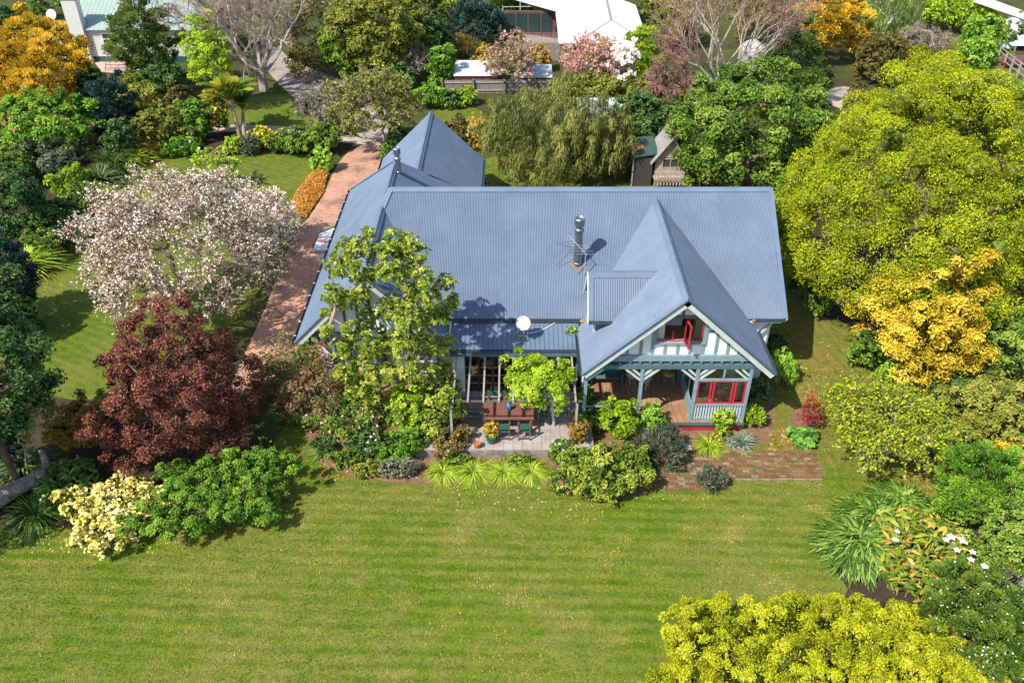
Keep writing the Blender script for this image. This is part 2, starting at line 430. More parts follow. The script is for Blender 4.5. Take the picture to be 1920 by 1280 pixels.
# ------------------------------------------------------------------ the house
HS = 0.975
def H(x, y, z):
    return Vector((x * HS, y * HS, CAMH + (z - CAMH) * HS))
def roof_paint(name, base, k=1.0):
    m, nt, p = newmat(name); v = objco(nt)
    n1 = noise(nt, 0.7, 6, 0.7, v); n2 = noise(nt, 12, 4, 0.75, v)
    a = ramp(nt, [(0.3, tuple(x * 0.84 for x in base)), (0.5, base), (0.7, (base[0] * 1.2, base[1] * 1.14, base[2] * 1.08))]); nt.links.new(n1.outputs[0], a.inputs[0])
    b = ramp(nt, [(0.25, (0.86, 0.86, 0.87)), (0.7, (1.04, 1.04, 1.04))]); nt.links.new(n2.outputs[0], b.inputs[0])
    nt.links.new(mixc(nt, a.outputs[0], b.outputs[0], 0.8, 'MULTIPLY'), p.inputs["Base Color"])
    p.inputs["Roughness"].default_value = 0.5; p.inputs["Specular IOR Level"].default_value = 0.35
    return m
ROOF = roof_paint("blue_roof_steel", (0.116, 0.158, 0.227))
CAP = roof_paint("blue_ridge_flashing", (0.128, 0.172, 0.246))
GUTTER = surf("dark_gutter", (0.05, 0.075, 0.095), 0.5, 0.2)
TEAL = surf("teal_timber", (0.09, 0.16, 0.185), 0.55, 0.2, 3, 30, 0.1)
PALE = surf("pale_timber_paint", (0.5, 0.55, 0.52), 0.6, 0.15, 3, 30, 0.1)
TPALE = surf("teal_post_paint", (0.22, 0.32, 0.36), 0.6, 0.2, 3, 30, 0.1)
WHITE = surf("white_stucco", (0.78, 0.79, 0.8), 0.85, 0.08, 1.5, 30, 0.15)
RED = surf("red_sash_paint", (0.5, 0.035, 0.06), 0.45, 0.15, 3, 30, 0.05)
DARK = surf("dark_interior", (0.07, 0.055, 0.045), 0.9, 0.3)
FLOORW = surf("interior_floor", (0.35, 0.15, 0.055), 0.5, 0.3, 2, 9, 0.1)
REDBASE = surf("red_base_board", (0.4, 0.04, 0.045), 0.7, 0.25, 2, 20, 0.2)
WEATH = surf("weathered_white_timber", (0.42, 0.38, 0.34), 0.8, 0.35, 4, 25, 0.3)
CURT = surf("cream_curtain", (0.6, 0.56, 0.48), 0.9, 0.15)
REDC = surf("red_curtain", (0.5, 0.02, 0.03), 0.9, 0.2)
STEEL = surf("flue_steel", (0.3, 0.33, 0.37), 0.38, 0.15, 4, 30, 0.02, metal=0.9)
def glassmat(name, tint=(0.75, 0.8, 0.8)):
    m, nt, p = newmat(name)
    g = nt.nodes.new("ShaderNodeBsdfGlossy"); g.inputs["Roughness"].default_value = 0.03
    t = nt.nodes.new("ShaderNodeBsdfTransparent"); t.inputs[0].default_value = (*tint, 1)
    f = nt.nodes.new("ShaderNodeFresnel"); f.inputs[0].default_value = 1.5
    mx = nt.nodes.new("ShaderNodeMixShader"); nt.links.new(f.outputs[0], mx.inputs[0])
    nt.links.new(t.outputs[0], mx.inputs[1]); nt.links.new(g.outputs[0], mx.inputs[2])
    nt.links.new(mx.outputs[0], nt.nodes["Material Output"].inputs[0]); return m
GLASS = glassmat("window_glass")
def deck_mat():
    m, nt, p = newmat("deck_timber"); v = objco(nt, (8, 0.8, 1)); n1 = noise(nt, 1.5, 6, 0.7, v); n2 = noise(nt, 0.8, 3, .6, objco(nt))
    r = ramp(nt, [(0.3, (0.16, 0.075, 0.04)), (0.5, (0.33, 0.175, 0.095)), (0.7, (0.46, 0.3, 0.2))]); nt.links.new(n1.outputs[0], r.inputs[0])
    b = ramp(nt, [(0.35, (0.7, 0.68, 0.66)), (0.65, (1.15, 1.15, 1.15))]); nt.links.new(n2.outputs[0], b.inputs[0])
    nt.links.new(mixc(nt, r.outputs[0], b.outputs[0], 0.8, 'MULTIPLY'), p.inputs["Base Color"]); p.inputs["Roughness"].default_value = 0.6
    return m
DECK = deck_mat()

house = empty("house", H(1.5, 36, 25.1 - 25.1 / HS), "large gabled house under steep blue corrugated steel roofs with teal and red trim", "house")

def corrugated(name, O, eu, ev, brk, pitch=0.076, amp=0.0125, parent=None, mat=None, square=False, seg=4):
    """profiled steel sheet: ribs run along ev; brk = [(u, v_low, v_high), ...] outline over u"""
    O = Vector(O); eu = Vector(eu).normalized(); ev = Vector(ev).normalized(); n = eu.cross(ev).normalized()
    if n.z < 0: n = -n
    bu = [b[0] for b in brk]; u0, u1 = bu[0], bu[-1]
    if square:
        k = np.arange(math.floor(u0 / pitch), math.ceil(u1 / pitch) + 1) * pitch
        us = np.concatenate([k, k + .012, k + .03, k + .042]); us = us[(us >= u0) & (us <= u1)]
    else: us = np.arange(u0, u1, pitch / seg)
    us = np.unique(np.concatenate([us, np.array(bu), np.array(bu[1:-1]) - 1e-4, [u1]])); us = us[(us >= u0) & (us <= u1)]
    # duplicate breakpoints allowed (steps in the outline)
    lo = np.interp(us, bu, [b[1] for b in brk]); hi = np.interp(us, bu, [b[2] for b in brk])
    if square:
        f = np.mod(us, pitch); hgt = np.where((f > .008) & (f < .034), amp * 2, 0.0)
    else: hgt = amp * np.sin(2 * np.pi * us / pitch) + .005 * (np.floor(us / .762) % 2) * (mat is None)
    base = np.array(O)[None] + us[:, None] * np.array(eu)[None] + hgt[:, None] * np.array(n)[None]
    A = base + lo[:, None] * np.array(ev); B = base + hi[:, None] * np.array(ev)
    m = len(us); V = np.concatenate([A, B]); i = np.arange(m - 1)
    F = np.stack([i, i + 1, i + 1 + m, i + m], 1)
    if eu.cross(ev).z < 0: F = F[:, ::-1]
    return mesh_obj(name, V, F, mat or ROOF, parent)
def cap(p, q, parent, wd=0.2, na=None, nb=None, name="ridge_cap"):
    """folded ridge flashing from p to q lying over two slopes with down-slope directions na and nb"""
    p = Vector(p); q = Vector(q); na = Vector(na).normalized(); nb = Vector(nb).normalized(); up = Vector((0, 0, .035))
    mb = MB(); t = Vector((0, 0, .018))
    for d in (na, nb):
        a = [p + up, q + up, q + up + d * wd, p + up + d * wd]
        mb.prism(a, t)
    mb.tube([p + up, q + up], 0.035, 6)
    return mb.build(name, CAP, parent)

MS, LS = 0.637, 1.014                    # slopes of the main roof and the west wing
def part_root(name, parent): return parent
# main roof, front slope
ridgeL, ridgeR = H(-6.1, 38.5, 7.05), H(12.98, 38.5, 7.05)
eaveR = H(12.85, 32.46, 3.2); valleyB = H(-3.2, 32.46, 3.2); hipB = H(-6.45, 37.57, 6.45)
O = H(0, 32.46, 3.2); evm = Vector((0, 1, MS)).normalized(); full = (H(0, 38.5, 7.05) - O).length
hb = (H(0, 37.57, 6.45) - O).length
main_roof = corrugated("roof", O, (1, 0, 0), evm, [(hipB.x, hb, hb), (ridgeL.x, hb - hb * (ridgeL.x - hipB.x) / (valleyB.x - hipB.x), full), (valleyB.x, 0, full), (ridgeR.x - .02, 0, full)], parent=house)
Ob = H(0, 44.54, 3.2); evb = Vector((0, -1, MS)).normalized()
corrugated("roof", Ob, (1, 0, 0), evb, [(H(-6.1, 0, 0).x, 0, full), (ridgeR.x - .02, 0, full)], parent=house)
# hipped end of the main roof over the west wing ridge
hipC = H(-6.45, 39.43, 6.45)
MB().prism([ridgeL, hipB + Vector((0, 0, -.02)), hipC], (0, 0, -.05)).build("roof_hip", ROOF, house)
cap(ridgeL, ridgeR + Vector((.02, 0, 0)), main_roof, 0.26, (0, -1, -MS), (0, 1, -MS))
cap(hipB, ridgeL, main_roof, 0.2, (0.6, -.75, -.35), (-.6, .5, -.4))
# verge and barge at the east end
vb = MB(); vb.bar(eaveR + Vector((.03, 0, .04)), ridgeR + Vector((.03, 0, .04)), .2, .03, (0, -.5, 1)); vb.build("verge_flashing", CAP, main_roof)
MB().bar(eaveR + Vector((.08, 0, -.1)), ridgeR + Vector((.08, 0, -.1)), .04, .2, (0, -.5, 1)).build("barge_board", PALE, main_roof)
def gutter(p, q, parent, off):
    p = Vector(p) + Vector(off); q = Vector(q) + Vector(off)
    g = MB(); d = (q - p).normalized(); g.bar(p + Vector((0, 0, -.09)), q + Vector((0, 0, -.09)), .12, .025); 
    s = d.cross(Vector((0, 0, 1)))
    for k in (-.06, .06): g.bar(p + s * k + Vector((0, 0, -.04)), q + s * k + Vector((0, 0, -.04)), .018, .11)
    return g.build("gutter", GUTTER, parent)
gutter(valleyB, H(3.3, 32.46, 3.2), main_roof, (0, -.06, 0)); gutter(H(11.3, 32.46, 3.2), eaveR, main_roof, (0, -.06, 0))
# flat soffit under the east corner and its white bracket
box((H(11.2,0,0).x, 32.5*HS-.0, eaveR.z-.26), (eaveR.x-.12, 32.75*HS+.5, eaveR.z-.16), "soffit", WHITE, house)
bar((11.0, 31.85, 2.0), (eaveR.x - .35, 31.9, eaveR.z - .2), .1, .1, "bracket", PALE, house)

# west wing
wy0, wr, weL, weR = 30.95, H(-6.45, 30.95, 6.45), H(-9.95, 30.95, 2.9), H(-2.95, 30.95, 2.9)
wrB, weB = H(-6.45, 43.4, 6.45), H(-9.95, 47.2, 2.9); sl = (wr - weL).length
hy = (weB - weL).y; hr = (wrB - wr).y
west_roof = corrugated("roof", weL, (0, 1, 0), (wr - weL), [(0, 0, sl), (hr, 0, sl), (hy, 0, 0.02)], parent=house)
# right slope: front part bounded by the valley, rear part behind the main ridge
vstart = (valleyB - weR).y; vend = (hipB - wr).y
corrugated("roof", weR, (0, 1, 0), (wr - weR), [(0, 0, sl), (vstart, 0.05, sl), (vend, sl - .02, sl)], parent=house)
corrugated("roof", H(-2.95, 38.6, 2.9), (0, 1, 0), (wr - weR), [(0, 1.2, sl), ((wrB - H(0, 38.6, 0)).y, 1.2, sl), ((wrB - H(0, 38.6, 0)).y + 1.6, .8, sl - 2.1)], parent=house)
MB().prism([wrB, weB, H(-2.95, 47.2, 2.9)], (0, 0, -.05)).build("roof_hip", ROOF, house)
cap(wr, hipB, west_roof, .22, (-1, 0, -LS), (1, 0, -LS)); cap(hipC, wrB, west_roof, .22, (-1, 0, -LS), (1, 0, -LS))
cap(wrB, weB, west_roof, .16, (-.5, -.6, -.3), (.5, .6, -.5))
gutter(weL, weB, west_roof, (-.06, 0, 0))
gb = MB()
for k in range(14):
    q = weL.lerp(weB, (k + .5) / 14) + Vector((-.1, 0, -.0)); gb.box((q.x - .06, q.y - .02, q.z - .02), (q.x + .03, q.y + .02, q.z + .015))
tag(gb.build("gutter_bracket", WHITE, west_roof), kind="stuff")
def barge(p, q, parent, depth=.24):
    """barge board below a verge from eave p up to apex q, with its dark flashing on top"""
    p = Vector(p); q = Vector(q); u = Vector((0, 0, 1)); d = (q - p).normalized(); nrm = Vector((0, 1, 0)).cross(d)
    if nrm.z < 0: nrm = -nrm
    bar(p - nrm * .15 + Vector((0, -.03, 0)), q - nrm * .15 + Vector((0, -.03, 0)), .05, .22, "barge_board", PALE, parent, nrm)
    bar(p - nrm * .005 + Vector((0, -.05, 0)), q - nrm * .005 + Vector((0, -.05, 0)), .1, .06, "barge_cap", GUTTER, parent, nrm)
    bar(p + nrm * .03 + Vector((0, .02, 0)), q + nrm * .03 + Vector((0, .02, 0)), .22, .02, "verge_flashing", CAP, parent, nrm)
barge(weL, wr, west_roof); barge(weR, wr, west_roof)
# west gable: white wall, battens, beam, verandah
gy = wr.y + .55
g1 = MB(); zb = weL.z + .15
g1.prism([(weL.x + .55, gy, zb), (weR.x - .55, gy, zb), (wr.x, gy, wr.z - .35)], (0, .12, 0)); wgab = g1.build("gable_wall", WHITE, house)
def batten(x, z0, z1, parent, y, wd=.11, mat=TEAL): box((x - wd/2, y - .035, z0), (x + wd/2, y, z1), "batten", mat, parent)
for k in range(-5, 6):
    x = wr.x + k * .58
    top = wr.z - .4 - abs(k) * .58 * LS
    if top > zb + .1: batten(x, zb + .1, top - .02, wgab, gy)
box((weL.x + .35, gy - .09, zb - .15), (weR.x - .35, gy + .06, zb + .1), "beam", TEAL, house)
box((weL.x + .45, gy - .06, zb - .62), (weR.x - .45, gy + .04, zb - .5), "beam", TEAL, house)
for k in range(16):
    x = weL.x + .55 + k * .4
    if x < weR.x - .5: box((x - .05, gy - .05, zb - .5), (x + .05, gy, zb - .15), "batten", TEAL, house)
for x in (weL.x + .55, -8.15, -6.3, weR.x - .55):
    box((x - .06, gy - .06, 0), (x + .06, gy + .06, zb - .62), "post", TPALE, house)
box((weL.x + .5, 31.9, 0.3), (weR.x + .1, 37, weL.z - .05), "wall", WHITE, house)
box((weL.x + .5, gy - .05, 0), (weR.x - .4, 31.9, .3), "verandah_floor", DECK, house)
box((-7.1, 31.7, 1.25), (-5.9, 31.88, 2.35), "window_frame", TEAL, house)
box((-7.0, 31.69, 1.35), (-6.0, 31.698, 2.25), "window_pane", DARK, house)

# rear wing
rR, rF = H(-5.42, 54.1, 5.27), H(-5.42, 44.55, 5.27)
reR, reL = H(-1.95, 54.1, 1.95), H(-8.9, 54.1, 1.95); rs = (rR - reR).length
rear_roof = corrugated("roof", H(-1.95, 39, 1.95), (0, 1, 0), rR - reR, [(0, 0, 2.55), (4.6, 0, rs - .9), (5.4, 0, rs), (rR.y - 39 * HS, 0, rs)], parent=house)
corrugated("roof", H(-8.9, 44.3, 1.95), (0, 1, 0), rR - reL, [(0, rs - .12, rs), (2.9, 0, rs), (rR.y - 44.3 * HS, 0, rs)], parent=house)
cap(rF, rR, rear_roof, .22, (-1, 0, -.97), (1, 0, -.97))
gutter(H(-1.95, 40, 1.95), reR, rear_roof, (.06, 0, 0)); gutter(H(-8.9, 47.4, 1.95), reL, rear_roof, (-.06, 0, 0))
MB().prism([(reL.x + .4, rR.y - .3, 0), (reR.x - .4, rR.y - .3, 0), (reR.x - .4, rR.y - .3, reR.z), (rR.x, rR.y - .3, rR.z - .25), (reL.x + .4, rR.y - .3, reL.z)], (0, .1, 0)).build("wall", WHITE, house)
box((reR.x - .5, 40 * HS, 0), (reR.x - .4, rR.y - .3, reR.z - .02), "wall", WHITE, house)
box((reL.x + .4, 46 * HS, 0), (reL.x + .5, rR.y - .3, reL.z - .02), "wall", WHITE, house)
box((weL.x + .5, 37, 0), (weL.x + .6, 46.5 * HS, weL.z - .05), "wall", WHITE, house)
box((12.3 * HS, 32.9 * HS, 0), (12.4 * HS, 44 * HS, 3.1), "wall", WHITE, house)
MB().prism([(12.3 * HS, 32.9 * HS, 3.1), (12.3 * HS, 44 * HS, 3.1), (12.3 * HS, 38.5 * HS, ridgeR.z - .3)], (.1, 0, 0)).build("gable_wall", WHITE, house)
box((10.3, 32.0, 0), (12.3 * HS, 32.1, 3.3), "wall", WHITE, house)

# gable wing over the porch
gA, gL, gR = H(7.2, 28.62, 6.75), H(3.05, 28.62, 2.9), H(11.45, 28.62, 2.9)
gB = H(7.2, 38.03, 6.75); mL = (gA - gL); mR = (gA - gR); sL, sR = mL.length, mR.length
def valley_y(z): return 32.46 + (z - 3.2) / MS
# outline along y: full length from the verge to where the slope meets the main roof
yl = (H(0, valley_y(2.9), 0).y - gL.y); yr = gB.y - gL.y
gable_roof = corrugated("roof", gL, (0, 1, 0), mL, [(0, 0, sL), (yl, 0, sL), (yr, sL - .02, sL)], parent=house)
corrugated("roof", gR, (0, 1, 0), mR, [(0, 0, sR), (yl, 0, sR), (yr, sR - .02, sR)], parent=house)
cap(gA, gB, gable_roof, .26, mL * -1, mR * -1)
barge(gL, gA, gable_roof); barge(gR, gA, gable_roof)
gutter(gL, gL + Vector((0, yl, 0)), gable_roof, (-.06, 0, 0)); gutter(gR, gR + Vector((0, yl, 0)), gable_roof, (.06, 0, 0))
LITT = surf("dry_leaf_litter", (0.45, 0.22, 0.1), .95, .5, 8, 40, .5)
# leaf litter caught in the valley foot
for q, r in ((H(3.33, 32.3, 3.2), .16), (H(11.35, 32.3, 3.2), .1)):
    MB().lathe([(r, 0), (r * .8, .05), (r * .3, .08)], (q.x, q.y, q.z), 7).build("leaf_litter", LITT, gable_roof)

# gable front wall: z read from the rows of the survey in the plane of the wall
WY = 28.38
zU0, zU1 = z_at(WY, 540 + 572/4.266), z_at(WY, 540 + 528/4.266)       # upper beam
slope = (gA.z - gL.z) / (gA.x - gL.x)
def under(x): return gA.z - abs(x - gA.x) * slope - .12
x0w, x1w = gL.x + (zU1 - gL.z + .22) / slope, gR.x - (zU1 - gL.z + .22) / slope
gw = MB()
zw0, zw1 = z_at(WY, 540 + 428/4.266), z_at(WY, 540 + 235/4.266)
xw0, xw1 = x_at(WY, 1060 + 722/4.266, 638), x_at(WY, 1060 + 1098/4.266, 638)
# wall in four pieces round the window opening
def wallpiece(pts): gw.prism([(x, WY, z) for x, z in pts], (0, .12, 0))
wallpiece([(x0w, zU1), (xw0, zU1), (xw0, under(xw0))]) if under(xw0) < 99 else None
wallpiece([(xw1, zU1), (x1w, zU1), (xw1, under(xw1))])
wallpiece([(xw0, zU1), (xw1, zU1), (xw1, zw0), (xw0, zw0)])
wallpiece([(xw0, zw1), (xw1, zw1), (xw1, under(xw1)), (gA.x, under(gA.x)), (xw0, under(xw0))])
gwall = gw.build("gable_wall", WHITE, house)
def bat(x, za, zb_): 
    if zb_ > za + .05: box((x - .06, WY - .04, za), (x + .06, WY - .002, zb_), "batten", TPALE, gwall)
for X in (495, 600, 692, 792, 893, 993, 1095, 1197, 1293, 1385):
    x = x_at(WY, 1060 + X/4.266, 660); top = min(under(x) - .03, zw0 - .1 if xw0 - .1 < x < xw1 + .1 else 99); bat(x, zU1 + .002, top)
for x in (xw0 - .08, xw1 + .08): box((x - .09, WY - .05, zw0 - .12), (x + .09, WY - .004, min(under(x) - .02, zw1 + .1)), "batten", TPALE, gwall)
box((x0w + .9, WY - .055, zw1 + .001), (x1w - .9, WY - .005, zw1 + .13), "batten", TEAL, gwall) if False else box((xw0 - .17, WY - .055, zw1 + .001), (xw1 + .17, WY - .005, zw1 + .13), "batten", TEAL, gwall)
box((gA.x - .06, WY - .04, zw1 + .14), (gA.x + .06, WY - .002, under(gA.x) - .05), "batten", TEAL, gwall)
for sx in (-1, 1):
    xx = gA.x + sx * (xw1 - gA.x + .2); box((min(xx, xx + sx * .42), WY - .045, zw0 + .5), (max(xx, xx + sx * .42), WY - .006, zw0 + .6), "batten", TEAL, gwall)
box((x0w - .04, WY - .12, zU0), (x1w + .04, WY + .1, zU1), "beam", TPALE, house)
# attic window: sill, red frame, one sash swung open, curtains
win = tag(MB().box((xw0 - .12, WY - .1, zw0 - .1), (xw1 + .12, WY + .02, zw0 - .01)).build("window", TPALE, house))
def frame4(x0, x1, z0, z1, y, t, mat, parent, name="sash"):
    m = MB(); m.box((x0, y - .03, z0), (x1, y + .03, z0 + t)); m.box((x0, y - .03, z1 - t), (x1, y + .03, z1)); m.box((x0, y - .03, z0 + t), (x0 + t, y + .03, z1 - t)); m.box((x1 - t, y - .03, z0 + t), (x1, y + .03, z1 - t))
    return m.build(name, mat, parent)
wm = xw0 + (xw1 - xw0) * .36
frame4(xw0, xw1, zw0, zw1, WY + .06, .07, TPALE, win, "frame")
box((xw0 + .07, WY + .0, zw0 + .002), (xw1 - .07, WY + .05, zw0 + .06), "red_sill", RED, win)
box((wm - .035, WY + .02, zw0 + .06), (wm + .035, WY + .08, zw0 + .5), "mullion", RED, win)
xm2 = xw0 + (xw1 - xw0) * .655
def swung(x0, wd, ang, z0, z1, y):
    """casement hinged at x0, swung out by ang"""
    d = Vector((math.cos(ang), -math.sin(ang), 0)); p = Vector((x0, y, 0)); m = MB(); t = .065
    def vb_(s, a, b): q = p + d * s; m.bar(q + Vector((0, 0, a)), q + Vector((0, 0, b)), t, .05, d)
    vb_(t/2, z0, z1); vb_(wd - t/2, z0, z1)
    for zz in (z0 + t/2, z1 - t/2): m.bar(p + d * t + Vector((0, 0, zz)), p + d * (wd - t) + Vector((0, 0, zz)), .05, t)
    o = m.build("sash", RED, win)
    g = MB(); g.prism([p + d * t + Vector((0, 0, z0 + t)), p + d * (wd - t) + Vector((0, 0, z0 + t)), p + d * (wd - t) + Vector((0, 0, z1 - t)), p + d * t + Vector((0, 0, z1 - t))], Vector((d.y, -d.x, 0)) * .006)
    g.build("pane", GLASS, win); return o
swung(xw1 - .03, (xw1 - xw0) * .33, R_(180 + 14), zw0 + .03, zw1 - .06, WY - .03)
swung(xm2 - .1, (xw1 - xw0) * .3, R_(82), zw0 + .03, zw1 - .06, WY - .02)
for x in (xw0 + .22, xw1 - .2):
    c = MB()
    for k in range(4): c.tube([(x - .12 + k * .08, WY + .2, zw0 + .02), (x - .1 + k * .07, WY + .2, zw1 - .1)], .045, 6)
    c.build("curtain", CURT, win)
MB().box((xw0 - .8, WY + .13, zw0 - .05), (xw1 + .8, WY + 2.6, zw0 - .02)).build("attic_floor", FLOORW, house)
box((xw0 - .2, WY + 2.6, zw0 - .05), (xw1 + .2, WY + 2.7, zw1 - .15), "attic_wall", DARK, house)
box((xw0 + .1, WY + 1.2, zw0), (xw0 + 1.3, WY + 2.6, zw0 + .5), "bed", surf("pale_bedding", (.5, .52, .58), .9, .2), house)

# beam band between the gable and the porch
PY = 28.25
zB0, zB1 = z_at(PY, 540 + 640/4.266), z_at(PY, 540 + 608/4.266)
DKZ = 0.6; dx0, dx1 = x_at(28.1, 1098, 770), x_at(28.1, 1393, 791); dy0, dy1 = 28.1, 32.0
px0 = x_at(PY, 1100, 690); px1 = x_at(PY, 1412, 694)
box((px0 + .12, PY - .07, zB0), (px1 - .02, PY + .07, zB1), "beam", TEAL, house)
for k in range(17):
    x = px0 + .1 + (px1 - px0 - .2) * k / 16
    if abs(x - gA.x) > gA.x - gL.x - (zU0 - gL.z + .25) / slope: continue
    box((x - .05, PY - .05, zB1), (x + .05, PY + .04, zU0 - .001), "batten", TEAL, house)
# deck of boards on a red base
deck = box((dx0, dy0 + .06, DKZ - .16), (dx1 + .05, dy1, DKZ - .035), "deck", TEAL, house)
nb = int((dx1 - dx0) / .115)
b0 = MB().box((-.052, 0, -.03), (.052, dy1 - dy0, 0)).build("deck_board", DECK, None); COL.objects.unlink(b0)
for k in range(nb):
    piece(b0, deck, (dx0 + .06 + k * (dx1 - dx0) / nb - deck.parent.location.x, dy0 - deck.parent.location.y, DKZ + random.uniform(-.004, .003) - deck.parent.location.z))
bx_ = box((dx0, dy0 + .0, DKZ - .2), (dx1 + .05, dy0 + .055, DKZ - .035), "deck_fascia", TEAL, house)
box((dx0 + .05, dy0 + .1, 0), (dx1, dy0 + .2, DKZ - .17), "base_board", REDBASE, house)
box((dx1 - .08, dy0 + .2, 0), (dx1 + .02, dy1, DKZ - .17), "base_board", REDBASE, house)
# posts with forked braces
pm = x_at(PY, 1205, 692); pr = x_at(PY, 1309.5, 692)
def porch_post(x, sides=(-1, 1)):
    p = box((x - .07, PY - .07, DKZ), (x + .07, PY + .07, zB0), "post", TPALE, house)
    for s in sides:
        for h, o in ((.62, .72), (.38, .42)):
            bar((x + s * .07, PY - .0, zB0 - h), (x + s * o, PY, zB0 - .03), .08, .09, "brace", PALE, p)
for x, s in ((px0, (1,)), (pm, (-1, 1)), (pr, (-1, 1)), (px1 - .06, (-1,))): porch_post(x, s)
bar((px0, PY, DKZ + .8), (pm, PY, DKZ + .8), .08, .06, "handrail", TPALE, house)
# glazed corner of the porch: top lights, red casements, ribbed dado
def zr(Y): return z_at(PY, 540 + Y / 4.266)
a_, b_ = pr + .07, px1 - .13
dado = box((a_, PY - .05, DKZ), (b_, PY + .05, zr(1032)), "dado_rail", TPALE, house)
box((a_, PY - .06, zr(938)), (b_, PY + .06, zr(922)), "dado_rail", TPALE, house)
box((a_, PY - .06, zr(738)), (b_, PY + .06, zr(722)), "transom", TPALE, house)
box((a_ - .0, PY + .05, DKZ), (b_, PY + .07, zr(938)), "dado_panel", TEAL, house)
SLAT = surf("pale_slat_paint", (.52, .57, .6), .6, .12)
ns = 17; s0 = None
for k in range(ns):
    x = a_ + .08 + (b_ - a_ - .16) * k / (ns - 1)
    o = box((x - .032, PY - .03, zr(1032) + .001), (x + .032, PY + .03, zr(938) - .001), "slat", SLAT, dado)
box(((a_ + b_) / 2 - .04, PY - .05, zr(722) + .001), ((a_ + b_) / 2 + .04, PY + .05, zB0), "mullion", TPALE, house)
MB().box((a_, PY - .004, zr(722) + .002), (b_, PY + .004, zB0)).build("pane", GLASS, house)
for f0, f1 in ((0, .30), (.32, .74), (.76, 1.0)):
    x0, x1 = a_ + (b_ - a_) * f0, a_ + (b_ - a_) * f1
    sa = frame4(x0 + .01, x1 - .01, zr(922) + .005, zr(738) - .005, PY, .075, RED, house, "window")
    MB().box((x0 + .08, PY - .004, zr(922) + .08), (x1 - .08, PY + .004, zr(738) - .08)).build("pane", GLASS, sa)
# glazed partition between porch and corner room, back wall of the porch
box((pr - .03, PY + .2, DKZ), (pr + .03, dy1, DKZ + .75), "partition", TPALE, house)
for yy in (29.3, 30.4, 31.5): box((pr - .03, yy, DKZ + .75), (pr + .03, yy + .07, zB0), "mullion", TPALE, house)
box((dx0 + .05, dy1 - .02, DKZ), (dx1, dy1 + .1, 3.1), "wall", surf("porch_wall", (.42, .45, .44), .8, .15), house)
for k, (u0, u1) in enumerate(((.04, .2), (.32, .46), (.5, .64), (.68, .8))):
    X0 = dx0 + (dx1 - dx0) * u0; X1 = dx0 + (dx1 - dx0) * u1
    f = frame4(X0, X1, DKZ + 1.0, 2.95, dy1 - .05, .08, PALE, house, "window")
    box((X0 + .08, dy1 - .03, DKZ + 1.08), (X1 - .08, dy1 - .021, 2.87), "pane", DARK, f)
for k in range(4):
    c = MB(); x = px1 - .28 - k * .02
    c.tube([(x - .1, PY + .3 + k * .12, DKZ + .8), (x - .03, PY + .3 + k * .12, zB0 - .1)], .06, 6); c.build("curtain", CURT, house)
MB().box((px0 + .1, PY + .1, zB1 - .08), (px1 - .1, dy1, zB1 - .03)).build("porch_ceiling", surf("porch_ceiling", (.35, .36, .34), .8, .1), house)
box((dx0 - .02, 30.3, 0), (dx0 + .06, dy1, 2.9), "wall", WHITE, house)
# steps of pale planks down to the path
st = [at(1250, 792, .45), at(1300, 835, .1)]
STEP = surf("step_concrete", (.55, .52, .48), .85, .25, 3, 25, .2)
sx0 = x_at(27.6, 1205, 810)
for k in range(3):
    yy = dy0 - .02 - k * .42
    box((sx0 - .1 + .08 * k, yy - .4, .0), (sx0 + 1.45 + .32 * k, yy, DKZ - .16 * (k + 1) - .02), "step", STEP, house)

# dormer on the west slope of the gable wing
q0, q1 = H(3.42, 32.0, 6.05), H(6.5, 32.0, 6.05)
e0, e1 = H(3.42, 30.72, 4.25), H(4.53, 30.72, 4.25); f0, f1 = H(3.42, 33.28, 4.25), H(4.53, 33.28, 4.25)
dl = (q0 - e0).length
dormer = corrugated("dormer_roof", e0, (1, 0, 0), q0 - e0, [(0, 0, dl), ((e1 - e0).x, 0, dl), ((q1 - q0).x, dl - .02, dl)], parent=house, pitch=.1, amp=.012)
corrugated("dormer_roof", f0, (1, 0, 0), q0 - f0, [(0, 0, dl), ((e1 - e0).x, 0, dl), ((q1 - q0).x, dl - .02, dl)], parent=house, pitch=.1, amp=.012)
cap(q0, q1, dormer, .3, e0 - q0, f0 - q0); gutter(e0, e1, dormer, (0, -.05, 0))
MB().bar(e0 + Vector((.1, 0, .03)), q0 + Vector((.1, 0, .03)), .2, .02, (0, -1, 1)).build("verge_flashing", CAP, dormer)
for e in (e0, f0): MB().bar(e + Vector((-.03, 0, -.1)), q0 + Vector((-.03, 0, -.1)), .05, .2, (0, -1, 1)).build("barge_board", PALE, dormer)
dx_ = e0.x + .25
MB().prism([(dx_, e0.y + .15, 3.5), (dx_, f0.y - .15, 3.5), (dx_, f0.y - .15, e0.z), (dx_, q0.y, q0.z - .2), (dx_, e0.y + .15, e0.z)], (.08, 0, 0)).build("dormer_wall", PALE, house)
MB().prism([(dx_ + .08, e0.y + .2, 3.6), (e1.x - .1, e0.y + .2, e1.z - .3), (e1.x - .1, e0.y + .2, e1.z), (dx_ + .08, e0.y + .2, e1.z)], (0, .08, 0)).build("dormer_wall", TEAL, house)

